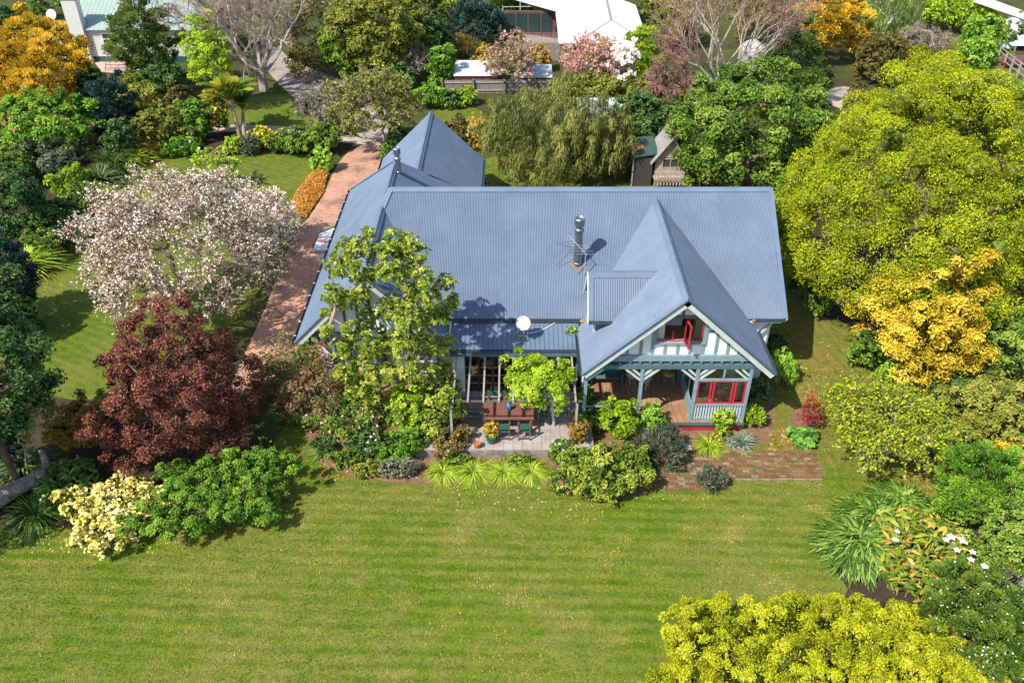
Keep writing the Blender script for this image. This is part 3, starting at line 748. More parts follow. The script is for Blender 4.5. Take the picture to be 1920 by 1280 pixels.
# lean-to over the sunroom
lt0, lt1 = H(-2.85, 32.38, 3.02), H(3.05, 32.38, 3.02); le0, le1 = H(-2.85, 30.82, 2.6), H(3.12, 30.82, 2.6)
lean = corrugated("lean_to_roof", le0, (1, 0, 0), lt0 - le0, [(0, 0, (lt0 - le0).length), ((le1 - le0).x, 0, (lt0 - le0).length)], parent=house, pitch=.21, amp=.018, square=True)
MB().prism([le0 + Vector((0, 0, -.03)), le1 + Vector((0, 0, -.03)), lt1 + Vector((0, 0, -.03)), lt0 + Vector((0, 0, -.03))], (0, 0, -.06)).build("soffit", TEAL, lean)
box((lt0.x, lt0.y - .02, lt0.z - .05), (lt1.x + .2, lt0.y + .04, valleyB.z - .1), "fascia", GUTTER, house)
gutter(le0, le1, lean, (0, -.06, 0)); box((le0.x, le0.y - .16, le0.z - .26), (le1.x, le0.y - .06, le0.z - .12), "fascia", TEAL, lean)
bar(le0 + Vector((-.03, 0, .03)), lt0 + Vector((-.03, 0, .06)), .08, .14, "barge_board", PALE, lean)

# sunroom: glazed front with French doors, floor, back wall and what is seen inside
SY = le0.y + .1; SF = TZ + .26
sx_0, sx_1 = le0.x + .62, le1.x - .1; sz1 = le0.z - .26
box((le0.x + .08, SY - .05, 0), (sx_0, SY + .25, sz1), "wall", WHITE, house)
box((sx_0, SY, SF - .2), (sx_1, 33.6, SF), "floor", FLOORW, house)
box((sx_0 - .5, 33.6, SF), (sx_1, 33.7, 3.2), "wall", DARK, house)
box((sx_0 - .1, SY - .32, TZ), (sx_1 + .1, SY - .02, SF - .06), "step", WEATH, house)
box((sx_0 - .1, SY - .4, SF - .055), (sx_1 + .1, SY + .0, SF + .0), "sill_plank", WEATH, house)
nbay = 8; 
glz = box((sx_0, SY - .05, sz1 - .13), (sx_1, SY + .05, sz1), "window", TEAL, house)
for k in range(nbay + 1):
    x = sx_0 + (sx_1 - sx_0) * k / nbay
    box((x - .045, SY - .045, SF), (x + .045, SY + .045, sz1 - .131), "mullion", TEAL if k in (0, nbay) else DARK, glz)
for k in range(nbay):
    x0 = sx_0 + (sx_1 - sx_0) * k / nbay + .045; x1 = sx_0 + (sx_1 - sx_0) * (k + 1) / nbay - .045
    if k in (3,): continue                                  # the open door leaf
    MB().box((x0, SY - .004, SF + .02), (x1, SY + .004, sz1 - .131)).build("pane", GLASS, glz)
    m = MB()
    for zz in (.5, .95, 1.4): m.box((x0, SY - .02, SF + zz - .015), (x1, SY + .02, SF + zz + .015))
    if k != 3: m.build("glazing_bar", WEATH, glz)
for x in (sx_0 + .2, sx_0 + 1.12, sx_1 - .2):
    c = MB()
    for k in range(3): c.tube([(x - .06 + k * .06, SY + .12, SF), (x - .05 + k * .05, SY + .12, SF + .75)], .05, 6)
    c.build("curtain", REDC, house)
# west bay window with a rust-striped white roof
bp = [at(586.5, 467, 2.75), at(597, 440, 2.75), at(629, 427, 2.75), at(640, 470, 2.75), at(609, 487, 2.75)]
RUST = surf("rusty_iron", (.42, .11, .045), .9, .5, 3, 12, .3, col2=(.6, .5, .45))
bay = MB().prism(bp, (0, 0, .06)).build("bay_roof", surf("chalky_white_iron", (.72, .71, .7), .7, .12), house)
for ya, yb in ((449, 454), (470, 476)):
    a, b = at(597 - (ya - 449) * .38, ya, 2.82), at(626 - (ya - 449) * .5, ya - 1, 2.82); c, d = at(623 - (ya - 449) * .5, yb, 2.82), at(594 - (ya - 449) * .38, yb, 2.82)
    MB().prism([a, b, c, d], (0, 0, .012)).build("rust_strip", RUST, bay)
for i in range(4): bar(bp[i] + Vector((0, 0, .08)), bp[i + 1] + Vector((0, 0, .08)), .07, .06, "bay_gutter", GUTTER, bay) if i in (0, 1) else None
MB().prism([bp[0].lerp(bp[3], .15) * 1 + Vector((0, 0, -2.75)), bp[1].lerp(bp[3], .15) + Vector((0, 0, -2.75)), bp[2] + Vector((0, 0, -2.75)), bp[3] + Vector((0, 0, -2.75)), bp[4] + Vector((0, 0, -2.75))], (0, 0, 2.74)).build("bay_wall", WHITE, house)

# flues
def flue(base, r, h, parent):
    f = MB().tube([base + Vector((0, 0, -.3)), base + Vector((0, 0, h))], r, 16).build("flue", STEEL, parent, smooth=False)
    c = MB(); c.lathe([(r * 1.12, h - .02), (r * 1.2, h + .1), (r * .8, h + .16), (r * .8, h + .3), (r * 1.25, h + .31), (r * 1.3, h + .62), (r * 1.1, h + .66), (r * .9, h + .6)], base, 18); c.build("cowl", STEEL, f)
    MB().lathe([(r * 1.08, 0), (r * 1.14, .06), (r * 1.02, .08)], base + Vector((0, 0, .05)), 16).build("collar", STEEL, f)
    return f
fb = H(3.17, 34.9, 4.76); fl = flue(fb, .195, 1.75, house)
d1 = Vector((.42, 0, 0)); d2 = Vector((0, 1, MS)).normalized() * .45; nn = Vector((0, -MS, 1)).normalized() * .03
MB().prism([fb - d2 * 1.25 + nn, fb + d1 + nn, fb + d2 + nn, fb - d1 + nn], nn * .4).build("flue_flashing", surf("lead_flashing", (.2, .16, .15), .7, .3), fl)
bar(fb + Vector((-.05, 0, 1.1)), fb + Vector((-1.0, -.2, .05)), .018, .018, "stay", STEEL, fl); bar(fb + Vector((0, .1, 1.2)), fb + Vector((-1.0, .9, .6)), .012, .012, "stay", STEEL, fl)
fb2 = H(-6.2, 42.35, 6.15); flue(fb2, .15, .75, house)
vp = H(-4.25, 40.6, 4.2); MB().lathe([(.05, -.3), (.05, .4), (.12, .42), (.12, .5), (.03, .55)], vp, 10).build("vent_pipe", STEEL, house)
# ------------------------------------------------------------------ things on and round the house
TEAK = surf("teak_table_timber", (.2, .085, .055), .6, .35, 3, 14, .2, col2=(.17, .07, .05))
GREENC = surf("green_canvas", (.03, .12, .085), .9, .2)
WIRE = surf("white_painted_iron", (.75, .75, .74), .5, .1)
TEALF = surf("teal_folding_metal", (.1, .3, .38), .5, .2)
YELC = surf("mustard_cushion", (.5, .35, .07), .9, .25)
TERRA = surf("terracotta", (.5, .17, .06), .8, .3, 4, 20, .2)
GGLAZE = surf("green_glaze", (.03, .12, .09), .3, .3)
CANE = surf("cane", (.5, .36, .2), .7, .3)
def table():
    a, b = at(905, 786, TZ + .74), at(1000, 752, TZ + .74); cx, cy = (a.x + b.x) / 2, (a.y + b.y) / 2; hw, hd = abs(b.x - a.x) / 2, abs(b.y - a.y) / 2
    t = empty("outdoor_table", (cx, cy, TZ), "long red brown timber dining table on the paved terrace", "table")
    n = 7; p0 = None
    top = MB()
    for k in range(n):
        y0 = -hd + 2 * hd * k / n
        o = MB().box((-hw, y0 + .006, .70), (hw, y0 + 2 * hd / n - .006, .74)).build("table_slat", TEAK, t, world=False)
    MB().box((-hw + .12, -hd + .1, .61), (hw - .12, hd - .1, .69)).build("apron", TEAK, t, world=False)
    for sx in (-1, 1):
        for sy in (-1, 1): MB().box((sx * (hw - .1) - .045, sy * (hd - .08) - .045, 0), (sx * (hw - .1) + .045, sy * (hd - .08) + .045, .7)).build("leg", TEAK, t, world=False)
    return cx, cy, hw, hd
tx, ty, thw, thd = table()
def chair0():
    t = empty("garden_chair", (0, 0, TZ), "timber garden chair with green canvas seat", "chair", "timber chairs round the terrace table")
    def b(a, c, n, m, par=t): return MB().box(a, c).build(n, m, par, world=False)
    for sx in (-1, 1):
        b((sx * .25 - .025, -.25, 0), (sx * .25 + .025, -.2, .44), "leg", TEAK)
        b((sx * .25 - .025, .21, 0), (sx * .25 + .025, .26, .95), "leg", TEAK)
        b((sx * .25 - .03, -.26, .62), (sx * .25 + .03, .2, .66), "armrest", TEAK)
    b((-.225, -.24, .42), (.225, .2, .455), "seat", GREENC); b((-.225, .215, .62), (.225, .235, .94), "backrest", GREENC)
    b((-.225, -.24, .36), (.225, -.2, .415), "seat_rail", TEAK); b((-.225, -.23, .18), (.225, -.21, .22), "stretcher", TEAK); b((-.225, .215, .1), (.225, .24, .15), "stretcher", TEAK)
    return t
ch = chair0(); spots = []
for k, s in enumerate((-.18, .62)): spots.append((tx + s * thw, ty - thd - .3, 180, "garden chair on the lawn side of the table, " + ("nearer the blue figure" if k == 0 else "nearer the lime vine tree")))
for k, s in enumerate((-.6, .05, .6)): spots.append((tx + s * thw, ty + thd + .3, 0, "green backed garden chair on the house side of the table, " + ("shady end" if k == 0 else ("middle one" if k == 1 else "under the vine"))))
spots.append((tx - thw - .42, ty - .05, 90, "green garden chair at the shaded end of the table by the magnolia"))
spots.append((tx + thw + .45, ty + .1, -90, "timber garden chair at the sunny end of the table by the vine trunk"))
for i, (x, y, r, l) in enumerate(spots):
    o = ch if i == 0 else copy_tree(ch)
    o.location = (x, y, TZ); o.rotation_euler = (0, 0, R_(r)); o["label"] = l
# a blue bottle-shaped sunshade cover standing on the table
q = at(954, 768, TZ + .74)
o = MB().lathe([(.09, 0), (.1, .1), (.11, .26), (.07, .34), (.05, .38), (.06, .44), (.03, .5)], (q.x, q.y, TZ + .74), 9).build("table_bottle", surf("blue_glaze", (.06, .25, .5), .3, .2)); tag(o, "bright blue bottle standing in the middle of the terrace table", "bottle")
GREYT0 = surf("dark_old_timber", (.14, .12, .1), .9, .35, 4, 20, .3)
# pergola of weathered rafters
pg = empty("pergola", (0, 29.5, TZ), "row of bare weathered white pergola rafters over the terrace", "pergola")
zP = le0.z - .33
yb0 = SY - .02
for px in (857, 883, 910, 937, 962, 990, 1018, 1046, 1071):
    x = x_at(yb0, px, 668)
    bar((x, yb0, zP), (x, at(px, 752, zP).y, zP - .02), .07, .11, "rafter", WEATH, pg)
yf = at(960, 752, zP).y + .12
bar((x_at(yb0, 850, 668) - .1, yf, zP - .1), (x_at(yb0, 1078, 668) + .1, yf, zP - .1), .05, .07, "beam", GREYT0, pg)
for px in (852, 1074):
    x = x_at(yb0, px, 668); bar((x, yf, TZ), (x, yf, zP - .15), .1, .1, "post", WEATH, pg)
# satellite dish with its mast and cable
dd = H(.53, 31.35, 3.72)
dish = empty("satellite_dish", (dd.x, dd.y - .05, 3.3), "white round satellite dish on the low roof over the terrace doors", "satellite dish")
prof = [(0.001, 0), (.12, .008), (.24, .03), (.33, .06), (.335, .068), (.32, .062), (.2, .034), (.001, .012)]
mb = MB(); mb.lathe(prof, (0, 0, 0), 24)
dirn = Vector((-.25, -.8, .52)).normalized(); Q = dirn.to_track_quat('Z', 'Y')
mb.V = [tuple(Q @ Vector(v) + dd) for v in mb.V]; mb.build("reflector", surf("dish_paint", (.42, .41, .4), .5, .08, 3, 20, .02), dish, smooth=False)
MB().tube([dd - dirn * .02 , dd + Vector((.02, .12, -.25)), dd + Vector((.02, .14, -.62))], .03, 8).build("mast", WIRE, dish)
bar(dd + Vector((.02, .14, -.5)), dd + Vector((.3, .35, -.55)), .025, .025, "stay", WIRE, dish)
bar(dd + Q @ Vector((0, -.33, .03)), dd + Q @ Vector((0, -.2, .38)), .02, .02, "feed_arm", WIRE, dish); MB().box(tuple(dd + Q @ Vector((0, -.2, .38)) - Vector((.04, .04, .04))), tuple(dd + Q @ Vector((0, -.2, .38)) + Vector((.04, .04, .04)))).build("feed_horn", WIRE, dish)
cab = [];
for k in range(9):
    f = k / 8; p_ = at(990 + 72 * f, 630 - 4 * f - 24 * f * f, 3.3); zz = le0.z + (p_.y - le0.y) * (lt0.z - le0.z) / (lt0.y - le0.y) + .06; cab.append((p_.x, p_.y, zz))
tag(MB().tube(cab, .016, 5).build("aerial_cable", WIRE), "thin white cable looping across the low roof from the dish", "cable")
# television aerial in front of the large flue
GREYA = surf("dull_aluminium", (.4, .42, .45), .5, .1)
an = empty("television_aerial", fb + Vector((.35, -.45, -.2)), "thin white television aerial beside the large steel flue", "aerial")
b0_ = fb + Vector((.3, -.5, -.3)); t0 = b0_ + Vector((0, 0, 1.15))
bar(b0_, t0, .03, .03, "mast", GREYA, an)
boom = Vector((-.45, .35, .35)).normalized()
bar(t0 - boom * .1, t0 + boom * 1.2, .018, .018, "boom", GREYA, an)
for k in range(7):
    c = t0 + boom * (-.05 + .19 * k); l = .48 - .03 * k
    bar(c - Vector((l, 0, 0)), c + Vector((l, 0, 0)), .01, .01, "element", GREYA, an)
# ---- things on the porch
def iron_chair(x, y, rz, label):
    t = empty("iron_chair", (x, y, DKZ), label, "chair", "white iron chairs on the porch", rz)
    MB().lathe([(.2, .43), (.21, .455), (.19, .46)], (0, 0, 0), 12).build("seat", WIRE, t, world=False)
    for k in range(4):
        a = math.pi / 4 + k * math.pi / 2; c, s = math.cos(a), math.sin(a)
        MB().tube([(.17 * c, .17 * s, .43), (.19 * c, .19 * s, .25), (.15 * c, .15 * s, .1), (.23 * c, .23 * s, 0)], .016, 6).build("leg", WIRE, t, world=False)
    m = MB(); m.tube([(-.2, .12, .44), (-.22, .2, .7), (-.1, .24, .88), (.1, .24, .88), (.22, .2, .7), (.2, .12, .44)], .016, 6)
    for k in range(-2, 3): m.tube([(k * .06, .2, .45), (k * .07, .22, .65), (k * .05, .24, .86)], .009, 5)
    m.build("backrest", WIRE, t, world=False); return t
q = at(1184, 712, DKZ + .2); iron_chair(q.x, q.y, .3, "white wrought iron chair against the porch wall by the dark bench")
q = at(1209, 720, DKZ + .2); iron_chair(q.x, q.y, -.6, "white wrought iron chair just behind the middle porch post")
q = at(1275, 712, DKZ + .2)
t = empty("folding_chair", (q.x + .1, q.y, DKZ), "blue folding chair with crossed legs on the porch", "chair")
for s in (-1, 1):
    bar((q.x + .1 + s * .2, q.y - .25, DKZ), (q.x + .1 + s * .2, q.y + .25, DKZ + .8), .03, .03, "leg", TEALF, t); bar((q.x + .1 + s * .17, q.y + .25, DKZ), (q.x + .1 + s * .17, q.y - .22, DKZ + .45), .03, .03, "leg", TEALF, t)
box((q.x - .1, q.y - .22, DKZ + .44), (q.x + .3, q.y + .16, DKZ + .47), "seat", TEALF, t); box((q.x - .1, q.y + .2, DKZ + .68), (q.x + .3, q.y + .23, DKZ + .82), "backrest", TEALF, t)
q = at(1254, 706, DKZ + .3)
t = empty("cushioned_stool", (q.x, q.y, DKZ), "low metal stool with a mustard yellow cushion on the porch", "stool")
for sx in (-1, 1):
    for sy in (-1, 1): bar((q.x + sx * .22, q.y + sy * .16, DKZ), (q.x + sx * .2, q.y + sy * .15, DKZ + .42), .03, .03, "leg", TEALF, t)
box((q.x - .24, q.y - .18, DKZ + .42), (q.x + .24, q.y + .18, DKZ + .45), "seat", TEALF, t); MB().lathe([(.02, .45), (.27, .46), (.29, .52), (.24, .58), (.02, .6)], (q.x, q.y, DKZ), 10).build("cushion", YELC, t)
q = at(1138, 712, DKZ + .3)
t = empty("porch_bench", (q.x, q.y, DKZ), "dark teal box bench against the back wall of the porch", "bench")
box((q.x - .75, q.y - .05, DKZ + .4), (q.x + .75, q.y + .5, DKZ + .46), "seat", TEAL, t); box((q.x - .75, q.y + .44, DKZ + .46), (q.x + .75, q.y + .5, DKZ + 1.0), "backrest", TEAL, t)
for s in (-1, 1): box((q.x + s * .72 - .04, q.y - .05, DKZ), (q.x + s * .72 + .04, q.y + .5, DKZ + .65), "side_panel", TEAL, t)
q = at(1362, 748, DKZ + .3)
t = empty("cane_chair", (q.x, q.y + .4, DKZ), "pale cane chair behind the red porch windows", "chair")
cx, cy = q.x, q.y + .4
for sx in (-1, 1):
    for sy in (-1, 1): bar((cx + sx * .27, cy + sy * .25, DKZ), (cx + sx * .25, cy + sy * .24, DKZ + .42), .04, .04, "leg", CANE, t)
box((cx - .28, cy - .27, DKZ + .4), (cx + .28, cy + .27, DKZ + .45), "seat", CANE, t)
MB().tube([(cx - .28, cy - .2, DKZ + .45), (cx - .34, cy - .1, DKZ + .72), (cx - .22, cy + .25, DKZ + .95), (cx + .22, cy + .25, DKZ + .95), (cx + .34, cy - .1, DKZ + .72), (cx + .28, cy - .2, DKZ + .45)], .035, 6).build("backrest", CANE, t)
# bench and barbecue-like trough under the west verandah
q = at(690, 668, 1.0)
# pots
def pot(px, py, z, r, h, mat, label):
    q = at(px, py, z); return tag(MB().lathe([(r * .62, 0), (r * .95, h * .5), (r, h * .9), (r * 1.08, h * .92), (r * 1.08, h), (r * .9, h), (r * .85, h * .8), (r * .3, h * .8)], (q.x, q.y, z), 14).build("plant_pot", mat), label, "pot")
pot(921, 829, TZ, .22, .36, GGLAZE, "dark green glazed pot at the edge of the terrace")
pot(1077, 824, TZ, .22, .32, TERRA, "round terracotta pot on the terrace by the rose bed")
pot(895, 838, TZ, .16, .26, TERRA, "small terracotta pot beside the green glazed pot")

# ------------------------------------------------------------------ neighbouring buildings and yard things
MINT = surf("mint_iron", (.26, .36, .31), .6, .25, 1.0, 12, .1, col2=(.3, .37, .34))
CREAMW = surf("cream_weatherboard", (.6, .6, .55), .7, .1)
WHITER = surf("white_iron", (.74, .74, .73), .5, .05, 1, 12, .05)
GREYI = surf("zinc_iron", (.5, .53, .56), .45, .3, 1.5, 12, .1)
GREYT = surf("grey_timber", (.3, .26, .22), .9, .35, 4, 20, .3)
BROWNT = surf("brown_stained_timber", (.16, .09, .07), .85, .3)
CONCR = surf("pinkish_concrete", (.5, .36, .32), .9, .2)
def ribbed(poly_O, eu, ev, U, Vv, name, mat, parent, pitch=.4):
    return corrugated(name, poly_O, eu, ev, [(0, 0, Vv), (U, 0, Vv)], pitch=pitch, amp=.009, parent=parent, mat=mat, square=True)
# mint roofed cottage, upper left of the plot
a = at(128, 57, 3.1); e = at(300, 57, 3.1)      # near eave line
nb1 = empty("cottage", (a.x + 5, a.y + 4, 0), "cream weatherboard cottage with a pale mint green iron roof", "house")
L = 13.0; D = 8.0; zE = 3.1; zR = 5.0
O_ = a; 
ribbed(O_, (1, 0, 0), (0, D / 2, zR - zE), L, math.hypot(D / 2, zR - zE), "roof", MINT, nb1)
ribbed(O_ + Vector((0, D, 0)), (1, 0, 0), (0, -D / 2, zR - zE), L, math.hypot(D / 2, zR - zE), "roof", MINT, nb1)
box((O_.x + .4, O_.y + .4, .5), (O_.x + L - .4, O_.y + D - .4, zE), "wall", CREAMW, nb1)
wl = None
for k in range(13):
    z = .55 + k * .2; box((O_.x + .39, O_.y + .355, z), (O_.x + L - .39, O_.y + .399, z + .185), "weatherboard", CREAMW, nb1)
MB().prism([(O_.x + .4, O_.y + .4, zE), (O_.x + .4, O_.y + D - .4, zE), (O_.x + .4, O_.y + D / 2, zR - .2)], (.1, 0, 0)).build("gable_wall", CREAMW, nb1)
box((O_.x + .4, O_.y + .37, 0), (O_.x + L - .4, O_.y + .8, .5), "base", GGLAZE, nb1)
wq = at(203, 80, 2.0)
f = frame4(wq.x - .75, wq.x + .75, 1.45, 2.75, O_.y + .33, .1, WHITE, nb1, "window"); box((wq.x - .65, O_.y + .335, 1.55), (wq.x + .65, O_.y + .35, 2.65), "pane", DARK, f)
box((wq.x - .65, O_.y + .3, 2.15), (wq.x + .65, O_.y + .34, 2.22), "glazing_bar", WHITE, f)
cq = at(140, 52, 3.4)
cb = box((cq.x - .68, O_.y - .1, .0), (cq.x + .68, O_.y + .8, 5.9), "chimney", CREAMW, nb1); box((cq.x - .85, O_.y - .18, 5.9), (cq.x + .85, O_.y + .88, 6.05), "chimney_cap", CREAMW, cb)
MB().lathe([(.18, 6.05), (.16, 6.4)], (cq.x, O_.y + .35, 0), 10).build("chimney_pot", TERRA, cb)
p_ = O_ + Vector((3.6, 1.0, .55)); 
MB().prism([(O_.x + 3.4, O_.y + .8, zE + .42), (O_.x + 4.9, O_.y + .8, zE + .42), (O_.x + 5.4, O_.y + 3.7, zE + 1.8), (O_.x + 4.2, O_.y + 3.7, zE + 1.8)], (0, 0, .05)).build("roof_sheet", WHITER, nb1)
sheet("cottage_patio", P([(165,100),(250,100),(300,118),(235,140),(190,135)]), CONCR, 0.02, it=0)
q = at(222, 130); fr = empty("clothes_frame", (q.x, q.y, 0), "small rust brown folding clothes frame on the pink patio", "drying rack")
RB = surf("rust_brown_rail", (.25, .12, .1), .7, .3)
for k in range(5): bar((q.x - 1.0, q.y - .6 + k * .3, .3 + k * .22), (q.x + 1.0, q.y - .6 + k * .3, .3 + k * .22), .05, .05, "rail", RB, fr)
for s in (-1, 1): bar((q.x + s, q.y - .7, .0), (q.x + s, q.y + .7, 1.3), .05, .05, "leg", RB, fr); bar((q.x + s, q.y + .7, .0), (q.x + s, q.y + .6, 1.3), .05, .05, "leg", RB, fr)
q = at(97, 28, 4.2); sd = empty("satellite_dish", (q.x, q.y, 0), "pale satellite dish on a pole beside the mint roofed cottage", "satellite dish")
m = MB(); m.lathe([(r * 1.5, z * 1.5) for r, z in prof], (0, 0, 0), 16); Q2 = Vector((-.1, -.9, .4)).normalized().to_track_quat('Z', 'Y'); m.V = [tuple(Q2 @ Vector(v) + q) for v in m.V]; m.build("reflector", WIRE, sd)
bar((q.x, q.y + .1, 0), (q.x, q.y + .1, q.z - .1), .08, .08, "mast", WIRE, sd)
# second low roof behind it
q = at(258, -8, 4); ribbed_home = empty("outbuilding", (q.x, q.y, 0), "low building with a pale green roof behind the cottage", "outbuilding")
ribbed(Vector((q.x - 4, q.y - 3, 3.0)), (1, 0, 0), (0, 4, 1.6), 9, 4.3, "roof", MINT, ribbed_home); box((q.x - 3.7, q.y - 2.7, 0), (q.x + 4.7, q.y + 1.0, 2.98), "wall", CREAMW, ribbed_home)
# white roofed house beyond the rear fence
A = at(1048, 82, 2.9); Bq = at(1162, 82, 2.9); C_ = at(1047, 32, 2.9); Dq = at(985, -5, 2.9)
wh = empty("white_roofed_house", (A.x + 5, A.y + 4, 0), "house with a broad brilliant white metal roof and dark glazed end", "house")
ridgez = 4.6
W_ = (Bq.x + 1.2 - A.x)
ribbed(A, (1, 0, 0), (0, C_.y - A.y + 6, ridgez - 2.9), W_, math.hypot(C_.y - A.y + 6, ridgez - 2.9), "roof", WHITER, wh, .6)
back = A + Vector((0, (C_.y - A.y + 6), ridgez - 2.9))
ribbed(back + Vector((-9.5, 8.0, -.9)), (1, 0, 0), (.0, -8.0, .9), W_ + 10.5, 8.05, "roof", WHITER, wh, .6)
mb = MB().prism([(back.x, back.y, ridgez + .0), (back.x - 9.5, back.y + 8.0, ridgez - .9), (back.x - 5, back.y - 1.5, ridgez - .8), (back.x, C_.y, ridgez - 1.1)], (0, 0, -.06)); mb.build("roof", WHITER, wh)
# crossing gable with visible ridge lines
rx = at(1137, 35, 4.2); gq = A.x + W_ * .72
mb = MB(); g0 = Vector((gq - 3.3, A.y - .02, 2.93)); g1_ = Vector((gq + 3.3, A.y - .02, 2.93)); gtop = Vector((gq, A.y + 2.2, 4.35)); gend = Vector((gq, A.y + 9, 5.15))
mb.prism([g0, gtop, gend, Vector((gq - 3.0, A.y + 8, 4.3))], (0, 0, .05)); mb.build("roof", WHITER, wh)
mb = MB(); mb.prism([g1_, Vector((gq + 3.0, A.y + 8, 4.3)), gend, gtop], (0, 0, .05)); mb.build("roof", WHITER, wh)
mb = MB(); mb.prism([g0, g1_, gtop], (0, 0, .05)); mb.build("roof", WHITER, wh)
GLF = surf("grey_flashing", (.24, .24, .25), .6, .1)
bar(gtop + Vector((0, 0, .09)), gend + Vector((0, 0, .09)), .22, .05, "ridge_cap", GLF, wh)
for p1, p2 in ((g0, gtop), (g1_, gtop)): bar(p1 + Vector((0, 0, .09)), p2 + Vector((0, 0, .09)), .1, .04, "flashing", GLF, wh)
for k in range(12):
    x = gq - 2.4 + k * .44; t_ = 1 - abs(x - gq) / 3.3; bar((x, A.y + .05, 3.0), (x, A.y + .05 + 2.1 * t_ * .9, 3.0 + 1.35 * t_ * .9), .05, .05, "roof_rib", GLF, wh)
box((A.x + .3, A.y + .35, 0), (A.x + W_ - .3, A.y + 9, 2.85), "wall", BROWNT, wh)
box((back.x - 5.4, C_.y + 1.5, 0), (back.x + .2, C_.y + 1.7, 3.1), "wall", BROWNT, wh)
for k in range(4): box((back.x - 5.2 + k * 1.3, C_.y + 1.44, .3), (back.x - 4.1 + k * 1.3, C_.y + 1.49, 2.9), "pane", surf("dark_glass", (.03, .06, .06), .1, .1, spec=.8), wh)
# its brown deck, rails, pale paling screen
dq0 = at(980, 80, 1.0); dq1 = at(1046, 55, 1.0)
dk = empty("raised_deck", (dq0.x, dq0.y, 0), "raised brown deck with rails in front of the white roofed house", "deck")
for k in range(16):
    x = dq0.x + (dq1.x - dq0.x) * k / 16; box((x, dq0.y, .9), (x + (dq1.x - dq0.x) / 16 - .02, dq1.y + 3, 1.0), "deck_board", BROWNT, dk)
pl0 = at(980, 62, 1.6); 
for k in range(14): x = dq0.x + k * .21; box((x, dq0.y - .3 - k * .1, 0), (x + .18, dq0.y - .26 - k * .1, 1.9), "paling", surf("pale_paling", (.45, .4, .36), .9, .25) if k == 0 else bpy.data.materials["pale_paling"], dk)
for z in (1.4, 1.9): bar((dq0.x, dq0.y - .05, z), (dq1.x, dq0.y - .05, z), .08, .08, "rail", BROWNT, dk)
for k in range(5): x = dq0.x + (dq1.x - dq0.x) * k / 4; bar((x, dq0.y - .05, 0), (x, dq0.y - .05, 2.0), .1, .1, "post", BROWNT, dk)
box((dq1.x - 3.4, dq0.y - 2.6, 0), (dq1.x - .2, dq0.y - 1.0, 1.7), "locker", GREYT, dk)
# thin wash-line posts
q = at(943, 75); r = at(975, 72)
ln = empty("washing_line", (q.x, q.y, 0), "washing line on thin grey poles beside the brown deck", "washing line")
for p_ in (q, r): bar((p_.x, p_.y, 0), (p_.x, p_.y, 3.4 if p_ is q else 5.2), .09, .09, "pole", GREYI, ln)
bar((q.x, q.y, 3.3), (r.x + 6, r.y, 3.3), .04, .04, "line", WIRE, ln)
for k in range(6): x = q.x + .3 + k * .32; bar((x, q.y, 0), (x, q.y, 1.9), .06, .05, "paling", BROWNT, ln)
bar((q.x, q.y, 1.2), (r.x, q.y, 1.2), .07, .06, "rail", BROWNT, ln)
# sheds
def shed(px0, px1, pye, z0, D_, rise, mat, label, wall=BROWNT, pitch=.3):
    p0, p1 = at(px0, pye, z0), at(px1, pye, z0); s = empty("shed", (p0.x, p0.y, 0), label, "shed")
    ribbed(p0, (1, 0, 0), (0, D_, rise), p1.x - p0.x, math.hypot(D_, rise), "roof", mat, s, pitch)
    box((p0.x + .1, p0.y + .1, 0), (p1.x - .1, p0.y + D_ - .2, z0 - .03), "wall", wall, s); return s
SILV = surf("silver_iron", (.62, .65, .68), .45, .25, 1, 10, .1)
REDW = surf("dull_red_boards", (.16, .03, .035), .8, .3)
shed(976, 1036, 146, 1.35, 2.7, .35, GREYI, "small shed with a ribbed grey roof and red front beyond the paling fence", REDW, .45)
shed(850, 935, 143, 1.35, 3.6, .3, SILV, "long low shed with a silvery roof partly behind the pink blossom", REDW)
shed(1086, 1178, 222, 2.1, 3.4, .4, SILV, "shed with a weathered white sheet roof among the pepper trees")
# dark shed with a mossy green roof
p0 = at(1185, 296, 2.2)
gs = empty("garden_shed", (p0.x, p0.y, 0), "dark timber garden shed with a mossy green roof and rusty leaf litter", "shed")
MB().prism([(p0.x - .1, p0.y, 2.15), (p0.x + 1.9, p0.y + .2, 2.35), (p0.x + 1.7, p0.y + 2.6, 2.7), (p0.x - .6, p0.y + 2.4, 2.5)], (0, 0, .07)).build("roof", surf("mossy_green_iron", (.05, .1, .08), .8, .4, 2, 9, .2), gs)
MB().lathe([(.7, 0), (.6, .1), (.2, .16)], (p0.x + .35, p0.y + 1.3, 2.45), 9).build("leaf_litter", LITT, gs)
box((p0.x + .1, p0.y + .2, 0), (p0.x + 1.5, p0.y + 2.3, 2.1), "wall", surf("dark_shed_boards", (.06, .055, .05), .9, .3), gs)
box((p0.x + .1, p0.y + .12, 0), (p0.x + .2, p0.y + .19, 2.05), "corner_board", WEATH, gs)
